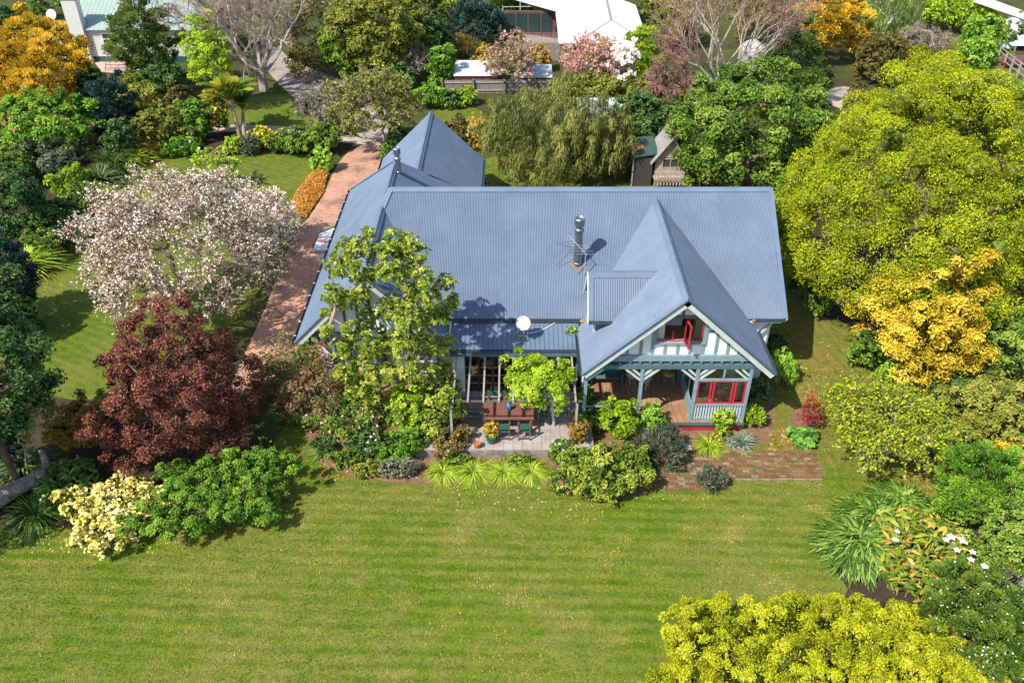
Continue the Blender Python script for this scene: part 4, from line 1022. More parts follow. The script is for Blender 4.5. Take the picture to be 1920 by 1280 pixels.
# wooden playhouse with a railed balcony
pb = at(1257, 337, .9); PT = surf("silvered_pine", (.5, .4, .33), .85, .3, 5, 25, .2)
ph = empty("playhouse", (pb.x, pb.y, 0), "small weathered wooden playhouse with railed balcony behind the main roof", "playhouse")
hw_, y_ = 1.0, pb.y + .8; rot = 0
MB().prism([(pb.x - hw_, y_, .9), (pb.x + hw_, y_, .9), (pb.x + hw_, y_, 2.1), (pb.x, y_, 3.5), (pb.x - hw_, y_, 2.1)], (0, 2, 0)).build("wall", DARK, ph)
for k in range(14):
    z = .92 + k * .18; hw2 = hw_ if z < 2.0 else max(.08, hw_ * (3.45 - z) / 1.4)
    if 1.45 < z + .09 < 2.15:
        box((pb.x - hw2, y_ - .05, z), (pb.x - .55, y_ - .005, z + .155), "weatherboard", PT, ph); box((pb.x + .62, y_ - .05, z), (pb.x + hw2, y_ - .005, z + .155), "weatherboard", PT, ph)
    else: box((pb.x - hw2, y_ - .05, z), (pb.x + hw2, y_ - .005, z + .155), "weatherboard", PT, ph)
frame4(pb.x - .55, pb.x + .6, 1.42, 2.12, y_ - .04, .06, PT, ph, "window"); box((pb.x + .0, y_ - .06, 1.48), (pb.x + .06, y_ - .02, 2.06), "mullion", PT, ph)
for s in (-1, 1):
    MB().prism([(pb.x + s * 1.35, y_ - .35, 1.75), (pb.x, y_ - .35, 3.6), (pb.x, y_ + 2.4, 3.6), (pb.x + s * 1.35, y_ + 2.4, 1.75)], (0, 0, .07)).build("roof", surf("grey_ply_roof", (.32, .3, .27), .9, .3) if s < 0 else bpy.data.materials["grey_ply_roof"], ph)
box((pb.x - 1.1, y_ - .9, .8), (pb.x + 1.1, y_ - .06, .89), "balcony_floor", PT, ph)
bar((pb.x - 1.12, y_ - .88, 1.5), (pb.x + 1.12, y_ - .88, 1.5), .08, .09, "handrail", PT, ph)
for k in range(11): x = pb.x - 1.08 + k * .216; box((x - .05, y_ - .9, .5), (x + .05, y_ - .86, 1.45), "baluster", PT, ph)
for sx in (-1, 1):
    for yy in (y_ - .8, y_ + 1.9): box((pb.x + sx - .06, yy - .06, 0), (pb.x + sx + .06, yy + .06, .8), "post", GREYT, ph)
# paling fence at the rear boundary
f0, f1 = at(830, 176), at(1060, 174)
fe = empty("paling_fence", (f0.x, f0.y, 0), "weathered grey timber paling fence along the rear boundary", "fence")
n = int((f1.x - f0.x) / .16); pal = None
for k in range(n):
    loc = (k * .16, (f1.y - f0.y) * k / n, random.uniform(-.03, .03))
    if pal is None: pal = MB().box((-.07, -.012, 0), (.07, .012, 1.2)).build("paling", GREYT, fe, world=False); pal.location = loc
    else: piece(pal, fe, loc)
for z in (.3, 1.0): bar((f0.x, f0.y - .05, z), (f1.x, f1.y - .05, z), .06, .1, "rail", WEATH, fe)
for k in range(5): x = f0.x + (f1.x - f0.x) * k / 4; bar((x, f0.y - .1, 0), (x, f0.y - .1, 1.35), .14, .14, "post", surf("mossy_post", (.2, .2, .1), .9, .3) if k == 0 else bpy.data.materials["mossy_post"], fe)
# white container end glimpsed by the bare tree, and buildings upper right
q = at(1428, 112, 1.0); t = empty("garden_shed", (q.x, q.y, 0), "small white curved-roof garden hut half hidden by the silver branched tree", "hut")
m = MB(); arc = [(q.x - 1.2 + 2.4 * k / 8, q.y, 1.1 + .7 * math.sin(math.pi * k / 8)) for k in range(9)]; m.prism([(q.x - 1.2, q.y, 0)] + arc + [(q.x + 1.2, q.y, 0)], (0, 4, 0)); m.build("wall", surf("hut_sheeting", (.45, .44, .42), .7, .2), t); box((q.x - .4, q.y - .03, 0), (q.x + .4, q.y - .005, 1.7), "door", GREYT, t)
q = at(1893, 30, 3); t = empty("white_house", (q.x, q.y, 0), "pale roofed house at the upper right edge of the gardens", "house")
MB().prism([(q.x - 2.2, q.y + 3.5, 3.5), (q.x + 1.0, q.y - 2, 3.0), (q.x + 2.5, q.y - 1, 3.0), (q.x - .6, q.y + 4.5, 3.6)], (0, 0, .15)).build("roof", WHITER, t); box((q.x + .2, q.y - .9, 0), (q.x + 1.2, q.y + .6, 2.95), "wall", WHITE, t)
# yard corner at the upper right: post and wire fence, red trailer, white car
f0, f1 = at(1868, 118), at(1918, 158)
t = empty("wire_fence", (f0.x, f0.y, 0), "post and rail fence beside the upper right lawn", "fence")
for k in range(5): p_ = f0.lerp(f1, k / 4); bar((p_.x, p_.y, 0), (p_.x, p_.y, 1.5), .14, .14, "post", WEATH, t)
for z in (.6, 1.1, 1.45): bar(f0 + Vector((0, 0, z)), f1 + Vector((0, 0, z)), .06, .06, "rail", WEATH, t)
q = at(1900, 128); t = empty("timber_pile_bench", (q.x, q.y, 0), "low red brown garden bench near the upper right fence", "bench")
box((q.x - 1.3, q.y - .3, .45), (q.x + 1.3, q.y + .3, .55), "seat", REDW, t); box((q.x - 1.3, q.y + .3, .5), (q.x + 1.3, q.y + .4, 1.1), "backrest", RB, t)
for s in (-1, 1): box((q.x + s * 1.1 - .08, q.y - .25, 0), (q.x + s * 1.1 + .08, q.y + .25, .45), "leg", RB, t)
t.name = "garden_bench"
q = at(1912, 92); t = empty("tarpaulin_cover", (q.x, q.y, 0), "white tarpaulin tented over a frame at the far right edge", "tarpaulin")
MB().prism([(q.x - 1.4, q.y - 1, .6), (q.x + 1.8, q.y - 1, .6), (q.x + .3, q.y - .2, 2.2)], (0, 2.4, 0)).build("cover", WHITER, t)
for s in (-1, 1): bar((q.x + s, q.y - .9, 0), (q.x + s, q.y - .9, .6), .08, .08, "leg", GREYI, t)
# fallen log, lower left
l0, l1 = at(-25, 948, .3), at(85, 888, .4)
t = empty("fallen_log", (l0.x, l0.y, 0), "grey fallen log with a torn orange end at the lower left edge", "log")
BARKG = surf("grey_bark", (.36, .31, .27), .95, .5, 3, 12, .8, col2=(.16, .11, .08))
mid = l0.lerp(l1, .45) + Vector((0, 0, .06)); MB().tube([l0, l0.lerp(mid, .5) + Vector((0, .05, .03)), mid, mid.lerp(l1, .55), l1], [.42, .4, .33, .3, .34], 11).build("trunk", BARKG, t)
MB().tube([l1 + Vector((-.1, 0, 0)), l1 + Vector((.05, .25, .35)), l1 + Vector((-.12, .5, .9))], [.24, .18, .1], 8).build("stub", BARKG, t)
MB().lathe([(.34, 0), (.3, .1), (.15, .16)], (0, 0, 0), 8).build("torn_wood", surf("torn_heartwood", (.42, .17, .07), .95, .5, 6, 20, .6), t, world=False).location = (l1.x - l0.x + .05, l1.y - l0.y - .1, .35)
# ------------------------------------------------------------------ vegetation
def unit(a): return a / np.maximum(np.linalg.norm(a, axis=-1, keepdims=True), 1e-9)
def leaf_quads(P, Nn, T, L, W, rg, fold=.18):
    """diamond leaves, slightly folded, as quads"""
    Nn = unit(Nn); T = unit(T - Nn * (T * Nn).sum(1, keepdims=True)); B = np.cross(Nn, T)
    L = L[:, None]; W = W[:, None]
    V = np.stack([P - T * L * .5, P + B * W * .5 + Nn * L * fold, P + T * L * .5, P - B * W * .5 + Nn * L * fold], 1)
    n = len(P)
    return V.reshape(-1, 3), np.arange(n * 4).reshape(n, 4)
def prisms(p0, p1, r0, r1, n=4):
    """tapered n-sided sticks between point arrays"""
    d = unit(p1 - p0); ref = np.where(np.abs(d[:, 2:3]) < .9, np.array([[0, 0, 1.]]), np.array([[1., 0, 0]]))
    a = unit(np.cross(d, ref)); b = np.cross(d, a); k = np.arange(n) * 2 * np.pi / n
    ring = a[:, None] * np.cos(k)[None, :, None] + b[:, None] * np.sin(k)[None, :, None]
    V = np.concatenate([p0[:, None] + ring * r0[:, None, None], p1[:, None] + ring * r1[:, None, None]], 1)
    m = len(p0); base = (np.arange(m) * 2 * n)[:, None]; i = np.arange(n)[None]; j = (np.arange(n)[None] + 1) % n
    F = np.stack([base + i, base + j, base + n + j, base + n + i], -1).reshape(-1, 4)
    return V.reshape(-1, 3), F
def skeleton(base, fork, targets, rg, r0, wob=.12, sub=3, droop=0.0):
    """branches grown from a trunk to every target, each joining the nearest limb; returns sticks with radii"""
    pts = [np.array(base), np.array(base) * .6 + np.array(fork) * .4, np.array(fork)]; par = [-1, 0, 1]
    f = np.array(fork); order = np.argsort(np.linalg.norm(targets - f, axis=1))
    ends = []
    for i in order:
        t = targets[i]; A = np.array(pts[2:]); dist = np.linalg.norm(A - t, axis=1) + .35 * np.linalg.norm(A - f, axis=1) * (np.linalg.norm(A - f, axis=1) > np.linalg.norm(t - f))
        j = int(np.argmin(dist)) + 2; s = np.array(pts[j]); ln = np.linalg.norm(t - s); cur = j
        for q in range(1, sub + 1):
            u = q / sub; p = s + (t - s) * u + rg.normal(0, wob, 3) * ln * (u < 1) * .5; p[2] += ln * .05 * math.sin(u * math.pi) - droop * u * u * ln
            pts.append(p); par.append(cur); cur = len(pts) - 1
        ends.append(cur)
    n = len(pts); w_ = np.zeros(n); w_[ends] = 1
    for i in range(n - 1, 0, -1): w_[par[i]] += w_[i]
    pts = np.array(pts); par = np.array(par); rad = r0 * np.power(w_ / max(1, w_[0]), .52)
    k = np.arange(1, n); return pts[par[k]], pts[k], np.minimum(rad[par[k]], rad[k] * 1.5), rad[k]

BARK = surf("brown_bark", (.19, .14, .1), .95, .4, 4, 18, .6)
BARKP = surf("pale_bark", (.5, .45, .39), .9, .35, 3, 15, .5, col2=(.3, .26, .21))
BARKS = surf("silver_bark", (.66, .62, .58), .85, .25, 3, 15, .4, col2=(.4, .36, .33))
BARKR = surf("reddish_twig_bark", (.34, .18, .14), .9, .3, 3, 15, .3, col2=(.24, .13, .1))
BARKT = surf("tan_twig_bark", (.38, .29, .23), .9, .3, 3, 15, .3, col2=(.25, .18, .13))

M_ = {
 'big':    lf("golden_green_needles", (96,108,12), (150,160,20), (186,190,30), (212,208,54), k=1.4),
 'gold':   lf("golden_conifer_sprays", (118,104,22), (194,158,36), (222,186,50), (240,210,90), k=1.35),
 'orange': lf("yellowing_camellia_leaves", (130,118,24), (190,164,40), (218,190,54), (234,212,92), k=1.25),
 'bright': lf("bright_green_leaves", (62,102,24), (106,150,38), (142,178,52), (170,200,74), k=1.2),
 'lime':   lf("lime_leaves", (100,130,18), (146,172,32), (176,198,46), (204,216,78), k=1.25),
 'apple':  lf("apple_leaves", (84,106,14), (128,148,22), (162,174,34), (192,194,60), k=1.3),
 'acid':   lf("acid_yellow_leaves", (116,122,14), (164,170,20), (190,192,32), (206,206,66), k=1.25),
 'mid':    lf("mid_green_leaves", (58,84,24), (96,128,40), (128,152,52), (160,178,76), k=1.2),
 'olive':  lf("olive_leaves", (78,88,28), (118,128,42), (146,150,54), (172,170,82), k=1.2),
 'deep':   lf("deep_green_leaves", (26,52,26), (50,84,36), (76,112,48), (116,144,78), k=1.25),
 'bluegreen': lf("blue_green_needles", (18,46,44), (34,66,62), (54,88,78), (92,120,100), k=1.0),
 'conifer': lf("conifer_green", (64,84,34), (96,120,50), (124,146,64), (148,166,88), k=1.1),
 'grey':   lf("grey_green_leaves", (72,80,58), (104,110,84), (130,134,108), (166,168,146), k=1.1),
 'weep':   lf("weeping_willowy_leaves", (72,80,30), (106,114,48), (134,138,64), (164,162,88), k=1.1),
 'rust':   lf("rust_tinged_leaves", (110,74,26), (156,112,36), (150,142,50), (196,160,70), k=1.15),
 'purple': lf("purple_leaves", (88,46,40), (130,72,58), (160,98,78), (188,132,104), k=1.02),
 'magno':  lf("magnolia_leaves", (64,90,26), (118,138,42), (160,168,60), (200,204,98), k=1.25),
 'mixed':  lf("mixed_rose_leaves", (70,92,34), (114,132,54), (138,120,78), (172,128,110), k=1.1),
 'brown':  lf("brown_green_leaves", (74,64,30), (108,98,44), (128,122,56), (150,124,76), k=1.1),
 'autumn': lf("autumn_leaves", (160,112,46), (196,158,72), (172,166,68), (220,190,116), k=1.15),
 'strap':  lf("strap_leaves", (50,82,22), (88,126,34), (116,152,48), (166,192,90), k=1.1, spec=.6),
 'daylily': lf("daylily_leaves", (92,122,20), (138,164,34), (170,188,52), (206,214,92), k=1.2),
 'flax':   lf("flax_leaves", (44,72,40), (78,102,54), (106,126,66), (140,152,86), k=1.1),
 'yflax':  lf("yellow_flax_leaves", (120,116,30), (168,160,48), (190,178,60), (204,170,86), k=1.15),
 'iris':   lf("grey_iris_leaves", (104,126,98), (136,156,128), (160,176,148), k=1.1),
 'ginger': lf("yellowing_ginger_leaves", (72,104,24), (112,142,36), (152,160,46), (204,172,80), k=1.2, spec=.5),
 'bold':   lf("bold_green_leaves", (54,98,26), (92,144,42), (128,176,66), k=1.1, spec=.5),
 'white':  lf("white_petals", (214,204,196), (236,228,222), (248,244,240), k=1.45),
 'cherry': lf("cherry_petals", (192,160,126), (226,204,178), (243,229,212), (250,244,237), k=1.22),
 'pinkp':  lf("pink_petals", (206,140,142), (226,172,168), (240,206,200), k=1.2),
 'rosep':  lf("deep_pink_petals", (190,50,80), (214,90,110), k=1.1),
 'cream':  lf("cream_yellow_petals", (226,208,92), (240,226,132), (250,242,196), k=1.45),
 'oranp':  lf("orange_petals", (206,122,30), (226,152,56), (236,182,100), (126,136,60), k=1.15),
 'redmap': lf("red_maple_leaves", (120,26,26), (164,44,40), (190,80,64), k=1.1),
 'blade':  lf("grass_blades", (66,110,12), (104,134,22), (148,146,48), (204,178,112), k=1.1, trans=.2),
 'dry':    lf("dry_leaves", (150,92,50), (196,140,84), (226,186,130), k=1.2),
 'yellow': lf("yellow_petals", (226,196,30), (240,216,70), k=1.3),
}
litter("fallen_leaves", [(1500,640,1640,800), (1440,800,1520,860), (905,300,1000,350), (1640,820,1780,930)], 520, M_['dry'], 3)
litter("fallen_petals", [(20,480,190,600), (60,985,330,1040), (200,820,560,960), (840,910,1250,960)], 360, M_['cream'], 5, (.02, .05))
litter("mulch_debris", [(590,840,800,900), (1060,840,1240,860)], 700, M_['dry'], 6, (.03, .08))

COUNT = [0]
def crown_pts(rg, R, V, n, rcf, shell=(.62, .98), up=-.55, lump=.18):
    """clump centres in an uneven shell; returns centres (unit-less -> metres) and clump radii"""
    D = unit(rg.normal(size=(n * 4, 3))); D = D[D[:, 2] > up]
    # even spread: greedy farthest selection
    keep = [0]; dmin = np.full(len(D), 9.)
    for _ in range(min(n, len(D)) - 1):
        dmin = np.minimum(dmin, np.linalg.norm(D - D[keep[-1]], axis=1)); keep.append(int(np.argmax(dmin + rg.uniform(0, .05, len(D)))))
    D = D[keep]; ph = rg.uniform(0, 6.28, 6)
    bumpy = 1 + 1.25 * lump * (np.sin(3 * D[:, 0] + ph[0]) * np.cos(2.5 * D[:, 1] + ph[1]) + .6 * np.sin(5 * D[:, 1] + ph[2] + 3 * D[:, 2]))
    s = rg.uniform(*shell, len(D)) * bumpy * (1 - rcf * .25)
    C = D * s[:, None] * np.array([R, R, V]); r = rcf * (R * R * V) ** (1 / 3) * rg.uniform(.6, 1.25, len(D))
    return C, r, D
def place(cx, cy, rx, ry, zlow, vmin=.4, vmax=1.6):
    z = zlow + 1.5
    for _ in range(8):
        k = ppm(cx, cy, z); q = at(cx, cy, z); R = rx / k
        d = q.y / math.hypot(q.y, CAMH - z); sp = (CAMH - z) / math.hypot(q.y, CAMH - z)
        v2 = (ry / k) ** 2 - (R * sp) ** 2
        V = math.sqrt(max(v2, 0)) / d if v2 > 0 else 0; RY = R
        if V < vmin * R:                       # wider than deep: an oval plan
            V = vmin * R; RY = min(R, max(.35 * R, math.sqrt(max((ry / k) ** 2 - (V * d) ** 2, 0)) / sp)); V = min(V, .8 * ry / k / d)
        V = min(V, vmax * R if R > 1.2 else 9); z = zlow + V * .92
    return q, R, V, z, k, RY
def foliage(name, root, mat, C, r, D, rg, n, Lm, asp, orient, ctr, squash=.75, spread=.5, sh=(.6, 1.0), tb=0.0, tw=(.55, .45), hang=1.6, hi=None, core=.6):
    """n leaves scattered on the clumps"""
    w_ = r ** 2; pick = rg.choice(len(C), n, p=w_ / w_.sum()); Dc = D[pick]
    d = unit(rg.normal(size=(n, 3)) + Dc * .6 + np.array([0, 0, .75]))
    rad = r[pick] * rg.uniform(*sh, n) ; loc = d * rad[:, None] * np.array([1, 1, squash])
    if orient == 'hang': loc = loc * np.array([.7, .7, 1.0]); loc[:, 2] -= rg.uniform(0, 1, n) ** 1.3 * r[pick] * hang
    P = C[pick] + loc + ctr
    J = rg.normal(size=(n, 3)) * spread
    if orient == 'out': Nn = unit(d * .6 + Dc * .2 + np.array([0, 0, .4]) + J); T = rg.normal(size=(n, 3))
    elif orient == 'spike': T = unit(d + Dc * .3 + np.array([0, 0, .35]) + J * .5); Nn = np.cross(T, rg.normal(size=(n, 3)))
    elif orient == 'flat': Nn = unit(np.array([0, 0, 1.]) + d * .35 + J * .6); T = unit(d + J)
    else: T = unit(np.array([0, 0, -1.]) + d * .25 + J * .35); Nn = unit(d + J * .5)
    L = Lm * rg.uniform(.65, 1.35, n); W = L * asp
    # some of the leaves fill the inside of the crown
    ni = n // (14 if core else 6); ii = rg.choice(n, ni, replace=False); P[ii] = ctr + (P[ii] - ctr) * rg.uniform(.35, .85, (ni, 1))
    Vv, F = leaf_quads(P, Nn, T, L, W, rg)
    ct = rg.uniform(0, 1, len(C)); tint = np.clip(tw[0] * rg.uniform(0, 1, n) + tw[1] * ct[pick] + tb, 0, 1)
    COUNT[0] += n
    if core:                                   # solid core in every clump, darkest leaf tint painting the shade between outer leaves
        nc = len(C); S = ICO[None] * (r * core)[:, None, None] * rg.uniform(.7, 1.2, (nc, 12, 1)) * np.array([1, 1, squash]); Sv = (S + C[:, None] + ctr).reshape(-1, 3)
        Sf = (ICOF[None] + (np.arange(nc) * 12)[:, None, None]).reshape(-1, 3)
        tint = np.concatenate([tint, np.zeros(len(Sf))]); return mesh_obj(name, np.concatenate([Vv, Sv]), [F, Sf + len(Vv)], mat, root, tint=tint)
    return mesh_obj(name, Vv, F, mat, root, tint=tint)
_g = (1 + 5 ** .5) / 2
ICO = unit(np.array([(-1, _g, 0), (1, _g, 0), (-1, -_g, 0), (1, -_g, 0), (0, -1, _g), (0, 1, _g), (0, -1, -_g), (0, 1, -_g), (_g, 0, -1), (_g, 0, 1), (-_g, 0, -1), (-_g, 0, 1)], float))
ICOF = np.array([(0,11,5),(0,5,1),(0,1,7),(0,7,10),(0,10,11),(1,5,9),(5,11,4),(11,10,2),(10,7,6),(7,1,8),(3,9,4),(3,4,2),(3,2,6),(3,6,8),(3,8,9),(4,9,5),(2,4,11),(6,2,10),(8,6,7),(9,8,1)])
def spec_count(rx, ry, px, asp, K, cap=90000): return int(min(cap, max(300, 1.5 * K * math.pi * rx * ry * .2844 / (px * px * asp * .5))))
def plant(name, label, cat, cx, cy, rx, ry, mat, zlow=0., px=3.4, asp=.5, K=2.6, rcf=.26, orient='out', bark=None, trunk=True, lump=.18, squash=.75, up=-.75, shell=(.62, .98), group=None, seed=None, gap=0.0, blossom=None, bl_frac=.2, bl_px=3.2, r0=None, wob=.12, vmin=.4, base=None, tb=0.0, tw=(.5, .5), hang=1.6, spread=.36, twigs=0, sh=(.55, 1.0), vmax=1.6, nmul=1.0, taper=0.0, core=None, cap=90000, lean=0.0):
    seed = seed if seed is not None else int(cx * 7 + cy * 13)
    rg = np.random.default_rng(abs(seed) + 11)
    q, R, V, zc, k, RY = place(cx, cy, rx, ry, zlow, vmin, vmax)
    bx, by = (q.x, q.y) if base is None else (at(*base).x, at(*base).y)
    root = empty(name, (bx, by, 0), label, cat, group)
    n = int(max(12, 4.0 / (rcf * rcf) * nmul)); C, r, D = crown_pts(rg, R, V, n, rcf, shell, up, lump); C[:, 1] *= RY / R; tz = 1 - taper * C[:, 2:3] / V; C[:, :2] *= tz; C[:, 0] += lean * R * C[:, 2] / V
    if gap: kp = rg.uniform(0, 1, len(C)) > gap; C, r, D = C[kp], r[kp], D[kp]
    ctr = np.array([q.x, q.y, zc]); Lm = px / (k * .5333)
    low = C[:, 2] + zc; C[:, 2] = np.where(low < r * .3, r * .3 - zc, C[:, 2])
    istree = name.endswith("tree") or name.endswith("conifer")
    if trunk:
        m = min(len(C), 26 if istree else 12); sel = rg.choice(len(C), m, replace=False)
        hf = max(.15, (zc - V * .55) if istree else .25 * zc)
        fork = np.array([bx * .7 + q.x * .3, by * .7 + q.y * .3, hf])
        rr = r0 * .7 if r0 else (.03 * R + .04 if istree else .018 * R + .015)
        a, b, ra, rb = skeleton((bx, by, 0), fork, C[sel] * .74 + ctr, rg, rr, wob)
        if twigs:
            tp = C[rg.choice(len(C), twigs)]; st = tp * rg.uniform(.6, .9, (twigs, 1)) + ctr; en = st + unit(tp + rg.normal(size=(twigs, 3)) * R * .35) * rg.uniform(.3, .8, (twigs, 1)) * R * .3
            Vw, Fw = prisms(st, en, np.full(twigs, .016), np.full(twigs, .008), 3); tag(mesh_obj("twigs", Vw, Fw, bark or BARK, root), kind="stuff")
        Vt, Ft = prisms(a, b, ra, np.maximum(rb, .006), 6 if istree else 4)
        mesh_obj("trunk" if istree else "stem", Vt, Ft, bark or BARK, root)
    N_ = spec_count(rx, ry, px, asp, K, cap)
    if core is None: core = 0 if (gap or orient == 'hang' or K < 2.0) else .58
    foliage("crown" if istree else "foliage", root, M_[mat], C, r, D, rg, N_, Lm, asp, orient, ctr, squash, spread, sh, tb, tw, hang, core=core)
    if blossom:
        nb_ = int(N_ * bl_frac); foliage("blossom", root, M_[blossom], C, r * 1.04, D, rg, nb_, bl_px / (k * .5333), .8, 'out', ctr, squash, .6, (.8, 1.05), core=0)
    return root
def strap(name, label, cat, cx, cy, rx, mat, n=130, seed=0, wd=.035, arch=.9, z=0., group=None, upr=.55, flowers=None, seg=4, squash=1.0, hgt=None, sprd=.16):
    """clump of arching strap leaves about a crown"""
    rg = np.random.default_rng(seed + int(cx)); k = ppm(cx, cy, z + .3); R = rx / k; q = at(cx, cy, z + R * .35)
    root = empty(name, (q.x, q.y, z), label, cat, group)
    az = rg.uniform(0, 2 * np.pi, n); baz = az + (rg.normal(0, 1.0, n) if sprd > .5 else 0); rho = rg.uniform(0, 1, n) ** .5; L = R * (1.45 - sprd * 1.15) * rg.uniform(.7, 1.1, n); el = np.radians(rg.uniform(25, 88, n)) * (.7 + .3 * upr) ; H_ = hgt if hgt else 1.0
    out = np.stack([np.cos(az), np.sin(az), 0 * az], 1); b0 = np.stack([np.cos(baz), np.sin(baz), 0 * az], 1) * (rho * sprd)[:, None] * R; b0[:, 2] = (R * .38 * (1 - rho ** 2)) if sprd > .5 else 0
    s = np.linspace(0, 1, seg + 1); Vs = []
    side = np.stack([-np.sin(az), np.cos(az), 0 * az], 1)
    for i, u in enumerate(s):
        rr = L * (np.cos(el) * u + arch * .45 * u * u); zz = L * H_ * (np.sin(el) * u - arch * .75 * u ** 2.2)
        P = b0 + out * rr[:, None]; P[:, 2] = np.maximum(zz + b0[:, 2], .01) + .02
        hw = wd * (1 - .85 * u ** 2.5) * (.6 + .8 * min(u * 3, 1)) * .6
        Vs += [P - side * hw, P + side * hw + np.array([0, 0, .25 * hw])]
    Vv = np.stack(Vs, 1).reshape(-1, 3) + np.array([q.x, q.y, z]); m = 2 * (seg + 1); base = (np.arange(n) * m)[:, None]; i = np.arange(seg)[None] * 2
    F = np.stack([base + i, base + i + 1, base + i + 3, base + i + 2], -1).reshape(-1, 4)
    tint = np.repeat(rg.uniform(0, 1, n), seg); mesh_obj("leaves", Vv, F, M_[mat], root, tint=tint); COUNT[0] += len(F)
    if flowers:
        fm, nf, fs = flowers; th = rg.uniform(0, 6.28, nf); rr = R * np.sqrt(rg.uniform(0, .8, nf)); P = np.stack([q.x + rr * np.cos(th), q.y + rr * np.sin(th), z + R * .8 + rg.uniform(0, .2, nf)], 1)
        m4 = 4; P = np.repeat(P, m4, 0) + rg.normal(0, fs * .3, (nf * m4, 3)); Vv, F = leaf_quads(P, rg.normal(size=P.shape) + np.array([0, 0, 1.]), rg.normal(size=P.shape), np.full(len(P), fs), np.full(len(P), fs * .8), rg)
        mesh_obj("flower", Vv, F, M_[fm], root, tint=rg.uniform(0, 1, len(F)))
    return root
def bare(name, label, cat, bpx, cx, cy, rx, ry, bark, zlow=1.5, nt=220, tw=5, r0=.3, seed=1, hf=.25, leaf=None, leafn=0, leafpx=3, droop=0., twr=.012, group=None, bloss=None, vmax=1.6, lfrac=1.0, twbark=None, dmin=-.45):
    """leafless tree: limbs, boughs and fine twigs, with a few leaves or flowers where it has them"""
    rg = np.random.default_rng(seed); q, R, V, zc, k, RY = place(cx, cy, rx, ry, zlow, vmax=vmax); b = at(*bpx) if bpx else Vector((q.x, q.y, 0))
    root = empty(name, (b.x, b.y, 0), label, cat, group); ctr = np.array([q.x, q.y, zc])
    D = unit(rg.normal(size=(nt * 2, 3))); D = D[D[:, 2] > dmin][:nt]; T = D * rg.uniform(.35, 1, (len(D), 1)) ** .6 * np.array([R, RY, V]) * (1 + .13 * np.sin(4 * D[:, :1] + seed) * np.cos(3 * D[:, 1:2]) + .1 * np.sin(9 * D[:, 1:2] + 5 * D[:, :1])) + ctr; T[:, 2] = np.maximum(T[:, 2], .25)
    fork = np.array([b.x * .75 + q.x * .25, b.y * .75 + q.y * .25, max(.25, (zc + V) * hf)])
    a, e, ra, rb = skeleton((b.x, b.y, 0), fork, T, rg, r0 * .72, .07, 4, droop)
    Vt, Ft = prisms(a, e, ra, np.maximum(rb, .012), 5); mesh_obj("trunk" if name.endswith("tree") else "stem", Vt, Ft, bark, root)
    thin = np.where(rb < r0 * .3)[0]; m = int(nt * tw * 1.9); pk = rg.choice(thin, m); s = a[pk] + (e[pk] - a[pk]) * rg.uniform(0, 1, (m, 1))
    dirn = unit(unit(e[pk] - a[pk]) + rg.normal(size=(m, 3)) * .55 + np.array([0, 0, .15 - droop])); ln = rg.uniform(.12, .36, m) * R ** .6
    mid = s + dirn * ln[:, None] * .5; en = mid + unit(dirn + rg.normal(size=(m, 3)) * .3) * ln[:, None] * .5
    Va, Fa = prisms(s, mid, np.full(m, twr), np.full(m, twr * .7), 3); Vb, Fb = prisms(mid, en, np.full(m, twr * .7), np.full(m, twr * .35), 3)
    mesh_obj("twigs", np.concatenate([Va, Vb]), np.concatenate([Fa, Fb + len(Va)]), twbark or (bark if bark not in (BARKS, BARKP) else BARKT), root)
    for mt, nn_, pxs, nm in ((leaf, leafn, leafpx, "leaves"), (bloss, leafn if bloss else 0, leafpx, "blossom")):
        if mt and nn_:
            nn_ = int(nn_ * 1.8 * (lfrac if nm == 'leaves' else 1)); pk = rg.choice(m, nn_); P = en[pk] * rg.uniform(.3, 1, (nn_, 1)) + mid[pk] * 0 + s[pk] * 0; u = rg.uniform(0, 1, (nn_, 1)); P = mid[pk] * (1 - u) + en[pk] * u + rg.normal(0, .05, (nn_, 3))
            Lm = pxs / (k * .5333); L = Lm * rg.uniform(.6, 1.3, nn_); Vv, F = leaf_quads(P, rg.normal(size=P.shape) * .7 + np.array([0, 0, .8]), rg.normal(size=P.shape), L, L * .65, rg)
            mesh_obj(nm, Vv, F, M_[mt], root, tint=rg.uniform(0, 1, nn_)); COUNT[0] += nn_
    return root

